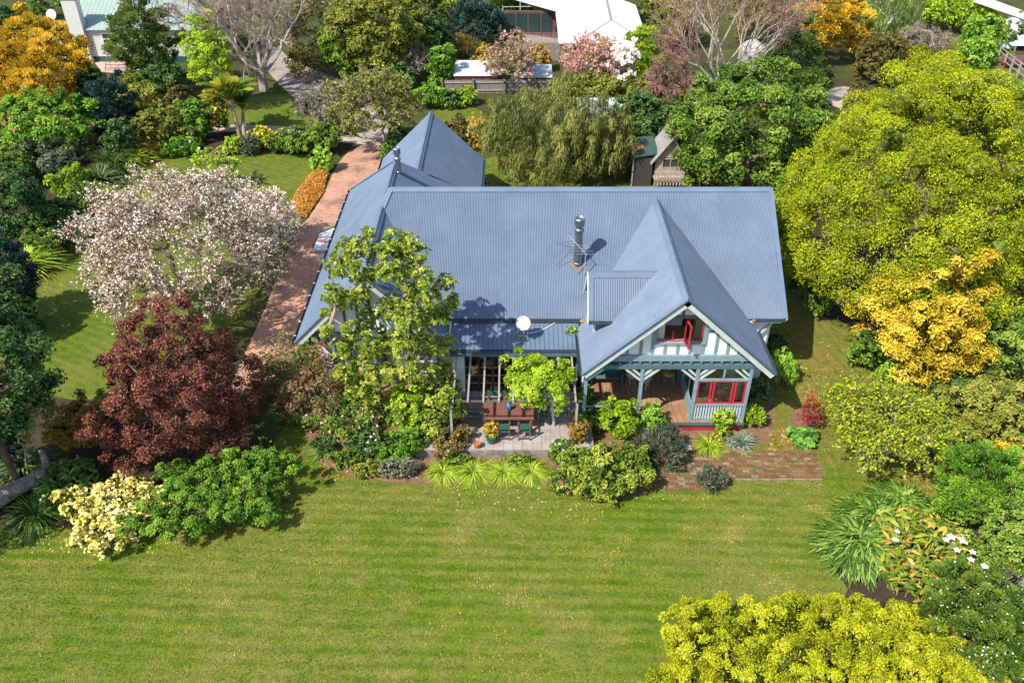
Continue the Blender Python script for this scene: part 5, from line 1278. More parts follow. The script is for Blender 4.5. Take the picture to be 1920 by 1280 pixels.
def fan_tree(name, label, bpx, H_, limbs, spread_, bark, twbark, seed, r0, levels=5, twn=9, twr=.018, leaf=None, leafn=0, leafpx=3, lean=(0, 0)):
    """bare tree whose limbs fork again and again, fanning upward from a short trunk"""
    rg = np.random.default_rng(seed); b = at(*bpx); root = empty(name, (b.x, b.y, 0), label, "tree")
    S0, S1, A0, A1 = [], [], [], []; tips = []
    def stick(p, d, L, r, lev):
        q = p; dd = d; n = 3
        for i in range(n):
            dd = unit(dd + rg.normal(0, .09, 3) + np.array([0, 0, .03])); e = q + dd * L / n; ra = r * (1 - .3 * i / n); rb = r * (1 - .3 * (i + 1) / n)
            S0.append(q); S1.append(e); A0.append(ra); A1.append(rb); q = e
            if lev >= 2: tips.append((q, dd, L))
        if lev < levels:
            k = 2 if rg.uniform() < .55 else 3
            for j in range(k):
                az = rg.uniform(0, 6.28); sp = rg.uniform(.28, .62); ax = unit(np.cross(dd, rg.normal(size=3))); nd = unit(dd * math.cos(sp) + ax * math.sin(sp) + np.array([0, 0, .06])); stick(q, nd, L * rg.uniform(.62, .86), r * .7 * (.62 if k == 3 else .7) ** .5, lev + 1)
    th = H_ * .13; base = np.array([b.x, b.y, 0.]); top = base + np.array([lean[0], lean[1], th]); S0.append(base); S1.append(top); A0.append(r0 * 1.35); A1.append(r0)
    for i in range(limbs):
        az = i * 6.28 / limbs + rg.uniform(-.3, .3); t = spread_ * rg.uniform(.5, 1.1); stick(top, np.array([math.cos(az) * math.sin(t), math.sin(az) * math.sin(t), math.cos(t)]), H_ * rg.uniform(.24, .32), r0 * .62, 0)
    Vt, Ft = prisms(np.array(S0), np.array(S1), np.array(A0), np.maximum(np.array(A1), .014), 5); mesh_obj("trunk", Vt, Ft, bark, root)
    P = np.array([t[0] for t in tips]); D = np.array([t[1] for t in tips]); L = np.array([t[2] for t in tips]); m = int(len(P) * twn / 3); pk = rg.integers(0, len(P), m)
    d = unit(D[pk] + rg.normal(size=(m, 3)) * .5); ln = L[pk] * rg.uniform(.4, 1.0, m) * .8 + .15; s_ = P[pk]; mid = s_ + d * ln[:, None] * .5; e = mid + unit(d + rg.normal(size=(m, 3)) * .35) * ln[:, None] * .5
    Va, Fa = prisms(s_, mid, np.full(m, twr), np.full(m, twr * .7), 3); Vb, Fb = prisms(mid, e, np.full(m, twr * .7), np.full(m, twr * .3), 3)
    mesh_obj("twigs", np.concatenate([Va, Vb]), np.concatenate([Fa, Fb + len(Va)]), twbark, root)
    if leaf:
        pk = rg.integers(0, m, leafn); u = rg.uniform(0, 1, (leafn, 1)); Pp = mid[pk] * (1 - u) + e[pk] * u; Lm = leafpx / (ppm(bpx[0], bpx[1], H_ * .5) * .5333); l = Lm * rg.uniform(.6, 1.3, leafn)
        Vv, F = leaf_quads(Pp, rg.normal(size=Pp.shape) + np.array([0, 0, .8]), rg.normal(size=Pp.shape), l, l * .6, rg); mesh_obj("leaves", Vv, F, M_[leaf], root, tint=rg.uniform(0, 1, leafn))
    return root
# ---- trees that frame the house
TR = "garden tree"
plant("golden_green_tree", "huge billowing yellow green tree filling the upper right beside the house", "tree", 1708, 378, 224, 240, 'big', .8, px=2.4, asp=.4, K=4.2, rcf=.135, orient='out', spread=.6, lump=.1, squash=.95, nmul=1.4, shell=(.8, 1.03), up=-.6, tw=(.5, .25), sh=(.72, 1.05), core=.54, lean=.2, cap=115000, taper=.18, base=(1690, 560), r0=.36)
plant("camellia_tree", "golden yellow leaved camellia tree below the big yellow green tree", "tree", 1733, 596, 108, 122, 'orange', .5, px=3.6, K=3.0, rcf=.2, lump=.22, shell=(.7, 1.0))
plant("plum_tree", "dark purple red leaved tree beside the pale blossom tree", "tree", 322, 730, 138, 155, 'purple', .2, px=2.7, asp=.6, K=2.7, rcf=.13, lump=.2, shell=(.66, 1.06), spread=.9, tw=(.7, .3), taper=.2, core=.45, twigs=260)
bare("cherry_tree", "wide cherry tree covered in white blossom above the purple tree", "tree", (352, 590), 345, 470, 182, 152, BARKT, 1.0, nt=620, tw=7, r0=.22, seed=5, hf=.2, bloss='cherry', leafn=19000, leafpx=2.5, leaf='brown', lfrac=.3, twbark=BARK, twr=.013)
bare("cherry_tree", "small dense pink and white blossom tree at the edge of the brick drive", "tree", (495, 470), 483, 412, 72, 54, BARKT, .6, nt=170, tw=6, r0=.12, seed=8, hf=.2, bloss='cherry', leafn=5500, leafpx=2.6, twr=.012)
# the magnolia in front of the west gable: open top, rosettes of leaves at the branch ends
def magnolia():
    rg = np.random.default_rng(21); b = at(757, 800); k = ppm(740, 640, 4); y0 = b.y
    root = empty("magnolia_tree", (b.x, b.y, 0), "tall open yellow green magnolia in front of the west gable", "tree")
    spots = []
    for px, py, r in [(648,470,22),(672,455,16),(690,440,12),(630,500,20),(660,500,22),(690,470,18),(640,560,24),(617,550,16),(670,560,22),(690,520,20),(742,450,18),(720,470,20),(750,470,22),(770,455,16),(785,480,22),(760,500,26),(730,510,22),(795,520,20),(770,545,26),(808,560,22),(835,530,18),(850,565,15),(735,580,26),(765,590,26),(800,600,26),(830,590,18),(690,600,24),(660,620,22),(645,650,22),(690,650,26),(720,640,28),(755,640,28),(790,650,26),(820,650,22),(840,640,14),(665,690,24),(700,700,26),(735,700,26),(830,690,18),(800,700,26),(765,690,20),(640,700,16),(845,720,18),(815,740,24),(780,740,22),(855,770,16),(740,745,22),(670,730,24),(700,760,24),(840,745,24),(860,790,16),(820,790,24),(780,780,24),(745,775,20),(720,800,18),(700,740,14),(610,590,12),(612,620,12)]:
        # depth of each bough round the trunk
        y = y0 + rg.uniform(-1.3, 1.3); z = z_at(y, py); spots.append((x_at(y, px, py), y, z, r / k))
    C = np.array([s[:3] for s in spots]); r = np.array([s[3] for s in spots]) * 1.05
    fork = np.array([b.x - .05, b.y, 2.9]); hi_ = C[:, 2] > 3.0; a, e, ra, rb = skeleton((b.x, b.y, 0), fork, C[hi_], rg, .2, .08, 3)
    Vt, Ft = prisms(a, e, ra, np.maximum(rb, .015), 7); mesh_obj("trunk", Vt, Ft, BARKT, root)
    # rosettes
    n = 20; Rz = []
    for c, q in zip(C, r):
        m = max(8, int(42 * (q / .5) ** 1.6)); d = unit(rg.normal(size=(m, 3)) + np.array([0, -.2, .3])); Rz.append(np.concatenate([c + d * q * rg.uniform(.4, 1, (m, 1)), d], 1))
    Rz = np.concatenate(Rz); m = len(Rz); per = 13; Pc = np.repeat(Rz[:, :3], per, 0); Dd = np.repeat(unit(Rz[:, 3:] + np.array([0, 0, .7])), per, 0)
    T = unit(Dd * .35 + unit(np.cross(Dd, rg.normal(size=Dd.shape)))); L = .17 * rg.uniform(.7, 1.3, len(T)); Nn = unit(Dd + rg.normal(size=Dd.shape) * .25)
    Vv, F = leaf_quads(Pc + T * L[:, None] * .5, Nn, T, L, L * .42, rg); mesh_obj("crown", Vv, F, M_['magno'], root, tint=np.clip(np.repeat(rg.uniform(0, 1, m), per) * .5 + rg.uniform(0, .5, m * per), 0, 1)); COUNT[0] += len(F)
magnolia()
plant("pepper_tree", "soft drooping grey green pepper tree behind the main ridge", "tree", 1040, 250, 128, 98, 'weep', .2, px=6.0, asp=.16, K=2.6, rcf=.2, orient='hang', lump=.15, hang=1.1, tw=(.4, .6), shell=(.6, 1.0), nmul=.8)
plant("pepper_tree", "smaller drooping pepper tree beside the mossy garden shed", "tree", 1130, 264, 66, 82, 'weep', .2, px=6.0, asp=.16, K=2.6, rcf=.24, orient='hang', hang=1.4)
plant("laurel_tree", "broad glossy green tree rising behind the east end of the main ridge", "tree", 1402, 246, 148, 128, 'mid', .2, px=3.6, K=3.0, rcf=.17, lump=.18, tb=.0, shell=(.7, 1.0))
plant("laurel_tree", "dark glossy evergreen between the playhouse and the mossy shed", "tree", 1195, 235, 58, 58, 'deep', .2, px=3.6, K=2.8, rcf=.24, tb=.2)
plant("evergreen_shrub", "lime tinged shrub between the roof end and the big yellow green tree", "shrub", 1480, 345, 42, 60, 'mid', 0, K=2.6, rcf=.26, tb=.1)
plant("evergreen_shrub", "dark shrub with white specks against the east roof verge", "shrub", 1478, 455, 30, 62, 'mid', 0, K=2.4, rcf=.3, tb=-.15)
fan_tree("silver_bare_tree", "leafless silver branched tree above the glossy green tree", (1345, 205), 11.5, 9, .85, BARKP, BARKR, 12, .2, 4, 7, .017, "rust", 900, 2.4)
bare("twiggy_tree", "red brown drooping twiggy tree left of the silver bare tree", "tree", (1262, 215), 1255, 150, 52, 82, BARKR, .5, nt=200, tw=9, r0=.16, seed=14, hf=.2, droop=.12, twr=.02)
plant("feathery_tree", "upright feathery yellow green tree next to the white roof", "tree", 1212, 108, 36, 92, 'lime', .3, px=4.6, asp=.2, K=2.2, rcf=.3, orient='spike', tb=-.1, bark=BARKP, spread=.7)
plant("golden_conifer", "orange gold conifer at the top right behind the silver bare tree", "conifer", 1555, 40, 76, 72, 'gold', .5, px=2.8, asp=.42, K=2.8, rcf=.2, orient='spike', shell=(.72, 1.0), lump=.2)
plant("golden_conifer", "orange gold conifer at the upper left edge beside the cottage", "conifer", 78, 128, 104, 82, 'gold', .5, px=2.8, asp=.42, K=2.8, rcf=.17, orient='spike', shell=(.72, 1.0), lump=.18)
plant("dark_conifer", "dark olive conifer under the orange gold one at the top right", "conifer", 1487, 102, 54, 62, 'conifer', .2, px=3.6, asp=.35, K=2.6, rcf=.24, orient='spike', tb=-.25)
plant("dark_conifer", "grey green conifer behind the wash line poles", "conifer", 890, 42, 50, 48, 'bluegreen', .2, px=3.8, asp=.3, K=2.6, rcf=.26, orient='spike', tb=.15)
plant("dark_conifer", "shadowy blue green conifer right of the upper left golden one", "conifer", 205, 200, 42, 82, 'bluegreen', .2, px=3.8, asp=.3, K=2.6, rcf=.24, orient='spike')
plant("dark_conifer", "tall blue green conifer at the left edge above the side lawn", "conifer", 5, 520, 62, 95, 'bluegreen', .2, px=3.8, asp=.34, K=2.6, rcf=.22, orient='spike', tb=.05)
plant("evergreen_tree", "dark tree behind the upper left golden conifer", "tree", 172, 168, 40, 44, 'deep', .3, px=3.6, K=2.6, rcf=.24)
plant("feathery_conifer", "tall feathery mid green conifer beside the mint roofed cottage", "conifer", 268, 78, 62, 95, 'conifer', .3, px=4.2, asp=.22, K=2.8, rcf=.22, orient='spike', lump=.2, spread=.7)
plant("bright_tree", "rounded bright green tree under the upper left golden conifer", "tree", 80, 238, 106, 66, 'bright', .3, px=3.5, K=2.8, rcf=.18, lump=.18, blossom='rosep', bl_frac=.004, bl_px=5)
plant("maple_tree", "slim lime green tree in front of the large bare tree", "tree", 393, 98, 50, 80, 'lime', 1.6, px=3.0, K=2.2, rcf=.17, tb=-.05, gap=.1, bark=BARKP)
fan_tree("bare_tree", "large bare spreading tree by the gravel drive at the top", (495, 170), 10.5, 9, .95, BARKP, BARKT, 31, .36, 4, 9, .018)
bare("bare_tree", "rust brown twiggy tree behind the slim lime tree", "tree", (385, 118), 385, 40, 80, 62, BARKR, .5, nt=220, tw=8, r0=.16, seed=33, hf=.15, twr=.022)
bare("bare_tree", "brown twiggy thicket right of the large bare tree", "tree", (590, 95), 580, 55, 60, 70, BARKT, .2, nt=200, tw=8, r0=.13, seed=36, hf=.12, twr=.02, leaf='olive', leafn=1500)
plant("evergreen_tree", "tall yellow tinged evergreen at the top centre beyond the gravel drive", "tree", 698, 58, 98, 92, 'olive', .3, px=3.6, K=2.8, rcf=.19, tb=.05, lump=.22)
plant("evergreen_tree", "bright leafy tree at the left foot of the tall yellow tinged evergreen", "tree", 640, 85, 46, 60, 'bright', .2, px=3.4, K=2.4, rcf=.26, tb=-.1)
plant("evergreen_tree", "leafy green tree at the very top right of centre", "tree", 790, 25, 60, 50, 'olive', .3, px=3.4, K=2.4, rcf=.25, tb=-.1)
bare("bare_tree", "grey bare shrubby tree below the tall yellow tinged evergreen", "tree", None, 772, 112, 62, 36, BARKT, .2, nt=150, tw=6, r0=.1, seed=41, hf=.1, twr=.02)
plant("laurel_shrub", "upright bright green shrub by the paling fence", "shrub", 826, 122, 28, 48, 'bright', 0, px=3.3, K=2.5, rcf=.3, tb=-.12)
bare("lichen_tree", "thin pale lichened tree with sparse olive leaves over the gravel drive", "tree", (725, 290), 700, 198, 88, 68, BARKP, 1.4, nt=260, tw=7, r0=.13, seed=43, hf=.3, twr=.016, leaf='olive', leafn=5200, leafpx=3.0)
bare("lichen_tree", "low grey lichened tree beside the gravel path", "tree", (608, 240), 605, 205, 52, 38, BARKP, .5, nt=150, tw=7, r0=.1, seed=46, hf=.2, twr=.018, leaf='grey', leafn=900)
bare("blossom_tree", "pink blossom tree in front of the raised brown deck", "tree", None, 962, 118, 50, 52, BARKT, .3, nt=160, tw=7, r0=.1, seed=51, hf=.15, bloss='pinkp', leafn=1000, leafpx=2.4, leaf='olive')
bare("blossom_tree", "pink blossom tree against the white roof edge", "tree", None, 1108, 112, 62, 50, BARKT, .3, nt=190, tw=7, r0=.1, seed=53, hf=.15, bloss='pinkp', leafn=1250, leafpx=2.4, leaf='autumn', lfrac=.5)
bare("blossom_tree", "white blossom shrub right of the pink blossom trees", "tree", None, 1170, 125, 30, 46, BARKT, .2, nt=80, tw=5, r0=.07, seed=55, hf=.15, bloss='white', leafn=1700, leafpx=3.2)
plant("garden_shrub", "yellowing leafy shrub between the two pink blossom trees", "shrub", 1010, 112, 24, 24, 'autumn', 0, K=2.4, rcf=.32)
plant("garden_shrub", "olive shrub at the foot of the white blossom", "shrub", 1120, 165, 62, 30, 'olive', 0, K=2.6, rcf=.25, tb=.1)
plant("red_maple_tree", "small red leaved maple beside the brown deck", "tree", 996, 44, 20, 22, 'redmap', .2, K=2.6, rcf=.32, px=3)
plant("garden_shrub", "bright lime shrub bank at the top above the wash line", "shrub", 955, 18, 44, 22, 'lime', 0, K=2.4, rcf=.3, tb=-.1)
plant("garden_shrub", "pale brown twiggy shrub left of the pink blossom", "shrub", 876, 85, 40, 24, 'brown', 0, K=1.6, rcf=.28, orient='spike', px=4, asp=.16, tb=.1)
plant("rounded_shrub", "large brown green rounded bush behind the big yellow green tree", "shrub", 1655, 108, 56, 48, 'brown', 0, px=3.2, K=2.8, rcf=.18, tb=.05)
plant("rounded_shrub", "yellow flowered scrub behind the big yellow green tree", "shrub", 1725, 115, 48, 26, 'acid', 0, px=3.2, K=2.2, rcf=.26, tb=-.25)
bare("bare_shrub", "silvery dead brushwood above the yellow flowered scrub", "shrub", None, 1735, 72, 52, 26, BARKS, .1, nt=110, tw=6, r0=.07, seed=61, hf=.1, twr=.02)
plant("willow_tree", "thin light green willow at the top right", "tree", 1670, 18, 60, 52, 'conifer', .3, px=6, asp=.12, K=1.8, rcf=.26, orient='hang', bark=BARKS, tb=.15)
plant("garden_tree", "yellow green tree at the top right right of the willow", "tree", 1795, 20, 62, 36, 'lime', .3, K=2.5, rcf=.24, tb=-.15)
plant("garden_tree", "mid green tree above the upper right fence", "tree", 1842, 62, 46, 36, 'bright', .3, K=2.5, rcf=.26)
plant("garden_shrub", "bright shrub on the upper right lawn near the fence", "shrub", 1832, 98, 38, 28, 'bright', 0, K=2.4, rcf=.28, tb=.1)
plant("garden_shrub", "dark hedge bush at the top right corner", "shrub", 1905, 60, 26, 30, 'deep', 0, K=2.4, rcf=.3, tb=.15)
plant("garden_shrub", "grey green scrub under the upper right fence", "shrub", 1878, 170, 46, 30, 'mid', 0, K=2.2, rcf=.28)
# right border
for cx, cy, rx, ry, m, lb, kw in [
 (1880, 500, 62, 92, 'mid', "tall mid green tree right of the golden camellia", {}),
 (1868, 640, 74, 78, 'mid', "glossy green tree at the right edge below the tall mid green one", dict(tb=.12)),
 (1865, 765, 78, 72, 'olive', "yellow tinged leafy tree at the right edge halfway down", dict(tb=.1)),
 (1850, 915, 82, 90, 'bright', "soft bright green tree on the right beside the strap leaved clumps", dict(tb=-.1, orient='spike', asp=.32, px=3.8)),
 (1895, 1010, 60, 85, 'mid', "grey twigged green tree at the lower right edge", dict(tb=.1))]:
    plant("border_tree", lb, "tree", cx, cy, rx, ry, m, .2, K=2.7, rcf=.21, lump=.2, **{**dict(px=3.6), **kw})
plant("border_tree", "dark leafed tree filling the gap under the golden camellia", "tree", 1790, 720, 62, 50, 'deep', .1, K=2.3, rcf=.25, tb=.15)
plant("border_shrub", "orange flowering shrub at the right edge", "shrub", 1890, 862, 40, 42, 'gold', .4, K=1.3, rcf=.22, px=3.4, gap=.3)
plant("border_shrub", "grey green shrub at the foot of the golden camellia", "shrub", 1622, 655, 36, 38, 'mid', 0, K=2.5, rcf=.27, tb=-.1, blossom='oranp', bl_frac=.01)
plant("border_shrub", "small sunlit green shrub below the golden camellia", "shrub", 1690, 705, 42, 34, 'bright', 0, K=2.2, rcf=.27, tb=.1)
bare("young_apple_tree", "open lime leaved young tree casting shade on the right lawn", "tree", (1617, 885), 1665, 790, 122, 88, BARKP, .9, nt=260, tw=6, r0=.1, seed=71, hf=.22, twr=.011, leaf='apple', leafn=8800, leafpx=3.1, twbark=BARK)
# lower right
plant("euonymus_shrub", "big acid yellow shrub in the lower right foreground", "shrub", 1548, 1258, 345, 140, 'acid', 0, px=2.9, asp=.5, K=2.6, rcf=.085, lump=.14, shell=(.74, 1.03), spread=.9, vmin=.22, r0=.05, seed=77, tb=-.04)
plant("euonymus_shrub", "dark fine leaved shrub with white specks in the lower right corner", "shrub", 1850, 1175, 130, 116, 'mid', 0, px=3.2, asp=.4, K=2.8, rcf=.16, tb=-.12, orient='spike', blossom='white', bl_frac=.02, bl_px=2.0, spread=.9)
for i, (cx, cy, rx, lb) in enumerate([(1690, 938, 52, "dark green strap leaved clump farthest back on the right lawn edge"), (1640, 968, 62, "strap leaved agapanthus clump in the middle of the three on the right lawn edge"), (1612, 1015, 70, "strap leaved agapanthus clump bulging furthest onto the right lawn")]):
    strap("agapanthus_clump", lb, "plant", cx, cy, rx * .98, 'strap', 1500, i, .055, .85, 0, "agapanthus clumps along the right lawn edge", sprd=.72)
def broad(name, label, cx, cy, rx, ry, mat, n, L, seed, asp=.28, fl=None):
    """upright stems carrying long broad leaves"""
    rg = np.random.default_rng(seed); k = ppm(cx, cy, .6); q = at(cx, cy, .5); Rx = rx / k; Ry = ry / k / .62
    root = empty(name, (q.x, q.y, 0), label, "plant"); th = rg.uniform(0, 6.28, n); rr = np.sqrt(rg.uniform(0, 1, n))
    P = np.stack([q.x + Rx * rr * np.cos(th), q.y + Ry * rr * np.sin(th), .35 + rg.uniform(0, .8, n) * (1 - .5 * rr ** 2)], 1)
    az = rg.uniform(0, 6.28, n); T = np.stack([np.cos(az), np.sin(az), rg.uniform(-.1, .9, n)], 1); Nn = np.stack([-np.cos(az) * .4, -np.sin(az) * .4, np.ones(n)], 1) + rg.normal(size=(n, 3)) * .35
    l = L * rg.uniform(.6, 1.25, n); T = unit(T); Nn = unit(Nn); B = np.cross(Nn, T); s = P - T * l[:, None] * .5; Vs = []
    for u, w_ in ((0, .12), (.35, 1.), (.7, .75), (1, .04)):
        c = s + T * (l * u)[:, None]; c[:, 2] -= l * .28 * u * u; Vs += [c - B * (l * asp * .5 * w_)[:, None], c + B * (l * asp * .5 * w_)[:, None] + Nn * (l * .05 * w_)[:, None]]
    Vv = np.stack(Vs, 1).reshape(-1, 3); base = (np.arange(n) * 8)[:, None]; i = np.arange(3)[None] * 2; F = np.stack([base + i, base + i + 1, base + i + 3, base + i + 2], -1).reshape(-1, 4)
    mesh_obj("leaves", Vv, F, M_[mat], root, tint=np.repeat(rg.uniform(0, 1, n), 3)); COUNT[0] += len(F)
    ns = max(6, n // 5); pk = rg.choice(n, ns); b0 = P[pk].copy(); b0[:, 2] = 0; Vt, Ft = prisms(b0, P[pk], np.full(ns, .02), np.full(ns, .012), 4); tag(mesh_obj("stem", Vt, Ft, BARKT, root), kind="stuff")
    for (fx, fy, fs) in fl or []:
        f = at(fx, fy, 1.25); m = 5; a = np.arange(m) * 6.28 / m; T = np.stack([np.cos(a), np.sin(a), .35 + 0 * a], 1); Pp = np.array([[f.x, f.y, 1.25]]) + T * fs * .35
        Vv, F = leaf_quads(Pp, np.stack([-np.cos(a) * .3, -np.sin(a) * .3, 1 + 0 * a], 1), T, np.full(m, fs * .8), np.full(m, fs * .6), rg); mesh_obj("flower", Vv, F, M_['white'], root, tint=np.full(m, .8))
    return root
broad("ginger_lily_clump", "bank of broad yellowing ginger leaves with large white flowers", 1735, 1038, 105, 72, 'ginger', 1300, .46, 81, .3, [(1682, 997, .16), (1676, 1012, .16), (1783, 1008, .26), (1773, 1013, .2), (1805, 1015, .3), (1810, 1008, .24), (1794, 1032, .2), (1823, 1036, .2), (1820, 1050, .2), (1846, 1063, .24), (1830, 1068, .2), (1681, 1013, .14)])
# left side
plant("border_tree", "tall dark tree at the left edge shading the side lawn", "tree", -70, 690, 165, 175, 'deep', 3.0, px=4.5, K=2.0, rcf=.22, tb=.1)
plant("border_tree", "tree beyond the lower left corner shading the lawn edge", "tree", -190, 900, 120, 120, 'deep', 1.5, px=5, K=1.6, rcf=.24, tb=.1)
bare("thin_leafed_tree", "thin young tree with pale trunk by the fallen log", "tree", (50, 885), 58, 775, 45, 92, BARKP, .8, nt=80, tw=6, r0=.05, seed=91, hf=.2, twr=.011, leaf='olive', leafn=1500, leafpx=3.4, vmax=4)
bare("young_apple_tree", "tiny leafy tree alone on the upper left lawn", "tree", (402, 346), 396, 312, 46, 34, BARKP, .7, nt=60, tw=6, r0=.07, seed=93, hf=.3, twr=.012, leaf='lime', leafn=700, leafpx=3.4)
plant("rhododendron_shrub", "cream yellow flowering shrub at the lower left lawn edge", "shrub", 218, 950, 98, 62, 'olive', 0, px=3.2, K=2.2, rcf=.15, lump=.24, blossom='cream', bl_frac=.6, bl_px=3.6, shell=(.66, 1.06))
plant("spreading_shrub", "bright green fine leaved spreading shrub under the purple tree", "shrub", 400, 925, 132, 80, 'bright', 0, px=2.5, K=2.9, rcf=.12, lump=.24, orient='flat', tb=-.1, spread=.8, shell=(.66, 1.08))
plant("spreading_shrub", "loose outer sprays of green shrub reaching toward the house lawn", "shrub", 488, 872, 42, 36, 'bright', .2, px=3.0, K=1.7, rcf=.2, lump=.3, orient='flat', tb=-.02)
plant("rust_leaved_shrub", "rust and yellow leaved shrub left of the purple tree", "shrub", 148, 800, 58, 56, 'rust', 0, px=3.8, K=2.6, rcf=.25, tb=.02)
plant("garden_shrub", "bright lime shrub tucked behind the rust leaved shrub", "shrub", 203, 762, 28, 36, 'lime', 0, px=3.6, K=2.4, rcf=.3, tb=-.1)
broad("leafy_plant", "bold green leafed plants between the log and the cream flowering shrub", 128, 905, 56, 40, 'bold', 230, .42, 83, .36)
strap("agapanthus_clump", "strap leaved clump below the fallen log at the lower left", "plant", 62, 955, 48, 'strap', 260, 5, .034)
strap("fern_clump", "dark fern clump behind the fallen log", "plant", 40, 868, 44, 'flax', 170, 6, .05)
plant("border_shrub", "deep shaded shrub at the left edge above the log", "shrub", 0, 800, 40, 90, 'bluegreen', 0, px=3.6, K=2.3, rcf=.25, tb=.1)
plant("border_shrub", "grey lichened shrub mass below the bright rounded tree", "shrub", 78, 300, 88, 40, 'grey', 0, px=3.4, K=2.5, rcf=.22, tb=-.05)
plant("border_shrub", "yellow green clipped bush in the left border", "shrub", 128, 342, 36, 30, 'lime', 0, px=3.2, K=2.5, rcf=.26, tb=-.25)
plant("border_shrub", "dark shrub with broad leaves at the left of the left border", "shrub", 25, 390, 58, 82, 'deep', 0, px=3.6, K=2.6, rcf=.23, tb=.1)
plant("border_shrub", "dark round shrub in the shade of the left border", "shrub", 100, 415, 56, 46, 'deep', 0, px=3.4, K=2.6, rcf=.24, tb=.12)
plant("border_shrub", "green bush right of the clipped yellow green one", "shrub", 150, 372, 44, 32, 'mid', 0, px=3.4, K=2.4, rcf=.27, tb=-.08)
plant("border_tree", "dark leafy tree overhanging the side lawn from the left edge", "tree", 16, 590, 50, 60, 'deep', .1, px=3.6, K=2.5, rcf=.25, tb=.1)
for i, (cx, cy, rx, m, lb) in enumerate([(212, 302, 36, 'flax', "tall dark green flax at the middle of the left border"), (185, 335, 34, 'flax', "dark green flax nearer the camera in the left border"), (262, 284, 28, 'yflax', "tawny yellow flax at the corner of the upper left lawn"), (248, 300, 26, 'daylily', "bright yellow green flax beside the tawny one"), (172, 372, 34, 'daylily', "lime strap leaved clump halfway along the left border"), (45, 492, 44, 'daylily', "yellow green fern like clump by the shaded left lawn"), (105, 450, 34, 'flax', "grassy dark clump above the yellow green fern clump"), (20, 520, 30, 'yflax', "tawny strap clump at the left edge of the side lawn")]):
    strap("flax_clump", lb, "plant", cx, cy, rx * 1.25, m, 260, i + 20, .05, .6, upr=.8, hgt=1.25)
# border above the upper left lawn
for nm, lb, cx, cy, rx, ry, m, kw in [
 ("border_shrub", "variegated yellow green shrub right of the shadowy conifer", 262, 190, 46, 48, 'olive', dict(tb=.2)),
 ("border_shrub", "grey twigged dark shrub below the feathery conifer", 302, 150, 40, 40, 'deep', dict(tb=.15)),
 ("rounded_shrub", "olive domed bush left of the nikau palm", 300, 238, 54, 40, 'olive', dict(tb=.0, rcf=.2)),
 ("border_shrub", "bronze green shrub behind the olive domed bush", 335, 195, 28, 40, 'brown', {}),
 ("border_shrub", "mid green climbing shrub between the domed bush and the palm", 365, 222, 26, 46, 'bright', dict(tb=-.15)),
 ("border_shrub", "yellow flowering shrub beside the palm trunk", 402, 215, 26, 44, 'olive', dict(blossom='yellow', bl_frac=.2, tb=-.05)),
 ("border_shrub", "low bright green shrub with white flowers under the domed bush", 338, 275, 40, 20, 'bright', dict(tb=-.2, blossom='white', bl_frac=.02)),
 ("border_shrub", "lime shrub right of the tiny lawn tree", 438, 272, 20, 18, 'lime', {}),
 ("border_shrub", "pink and red low shrub behind the tiny lawn tree", 418, 284, 14, 9, 'mixed', dict(blossom='pinkp', bl_frac=.5)),
 ("border_shrub", "blue grey clump in the middle of the upper border", 468, 272, 20, 20, 'grey', dict(orient='spike', asp=.2, px=5)),
 ("border_shrub", "yellow topped spurge in the upper border", 490, 258, 20, 22, 'lime', dict(blossom='yellow', bl_frac=.5)),
 ("border_shrub", "mixed green perennials right of the yellow spurge", 525, 268, 24, 22, 'mid', dict(blossom='oranp', bl_frac=.06)),
 ("border_shrub", "leafy mid green bush near the drive end of the upper border", 565, 265, 34, 28, 'mid', dict(tb=.0)),
 ("border_shrub", "broad mid green bush where the upper border meets the drive", 606, 260, 36, 30, 'mid', dict(tb=.08)),
 ("hydrangea_shrub", "bright large leaved shrub at the corner of the brick drive", 605, 302, 20, 22, 'bright', dict(px=5, asp=.7, tb=.15)),
 ("border_shrub", "dark hedge strip along the wall of the rear wing", 728, 290, 16, 32, 'mid', dict(tb=-.1)),
 ("border_shrub", "dark green bush under the lichened tree by the rear wing", 745, 262, 22, 26, 'deep', dict(tb=.2)),
 ("border_shrub", "brown green bush behind the rear wing roof", 850, 250, 38, 32, 'brown', dict(tb=.05)),
 ("border_shrub", "autumn yellow shrub at the edge of the back lawn", 893, 248, 18, 38, 'autumn', dict(K=1.8)),
 ("border_shrub", "bright clipped shrub by the fence post", 870, 180, 24, 20, 'lime', dict(tb=-.1)),
 ("border_shrub", "deep green shrub against the paling fence", 845, 186, 24, 18, 'deep', dict(tb=.25)),
 ("border_shrub", "fresh green bush left of the deep green one by the fence", 805, 178, 34, 24, 'bright', dict(tb=-.1)),
 ("garden_shrub", "orange brown clipped bush at the top left corner", 38, 16, 14, 11, 'gold', {}),
 ("garden_shrub", "dark clipped hedge at the top left corner", 8, 40, 22, 30, 'deep', {}),
 ("garden_shrub", "spiky pale green plant left of the cottage chimney", 75, 15, 24, 22, 'conifer', dict(orient='spike', asp=.16, px=5, tb=.2)),
 ("garden_shrub", "green shrub behind the cottage chimney", 140, 5, 42, 16, 'mid', {}),
 ("garden_shrub", "dark laurel bank beyond the gravel drive", 680, 130, 40, 22, 'deep', dict(tb=.1)),
 ("garden_shrub", "bright shrub bank at the top beside the conifer", 850, 8, 40, 24, 'lime', dict(tb=-.25))]:
    kk = dict(K=2.4, rcf=.28, px=3.3); kk.update(kw); plant(nm, lb, "shrub", cx, cy, rx, ry, m, 0, **kk)
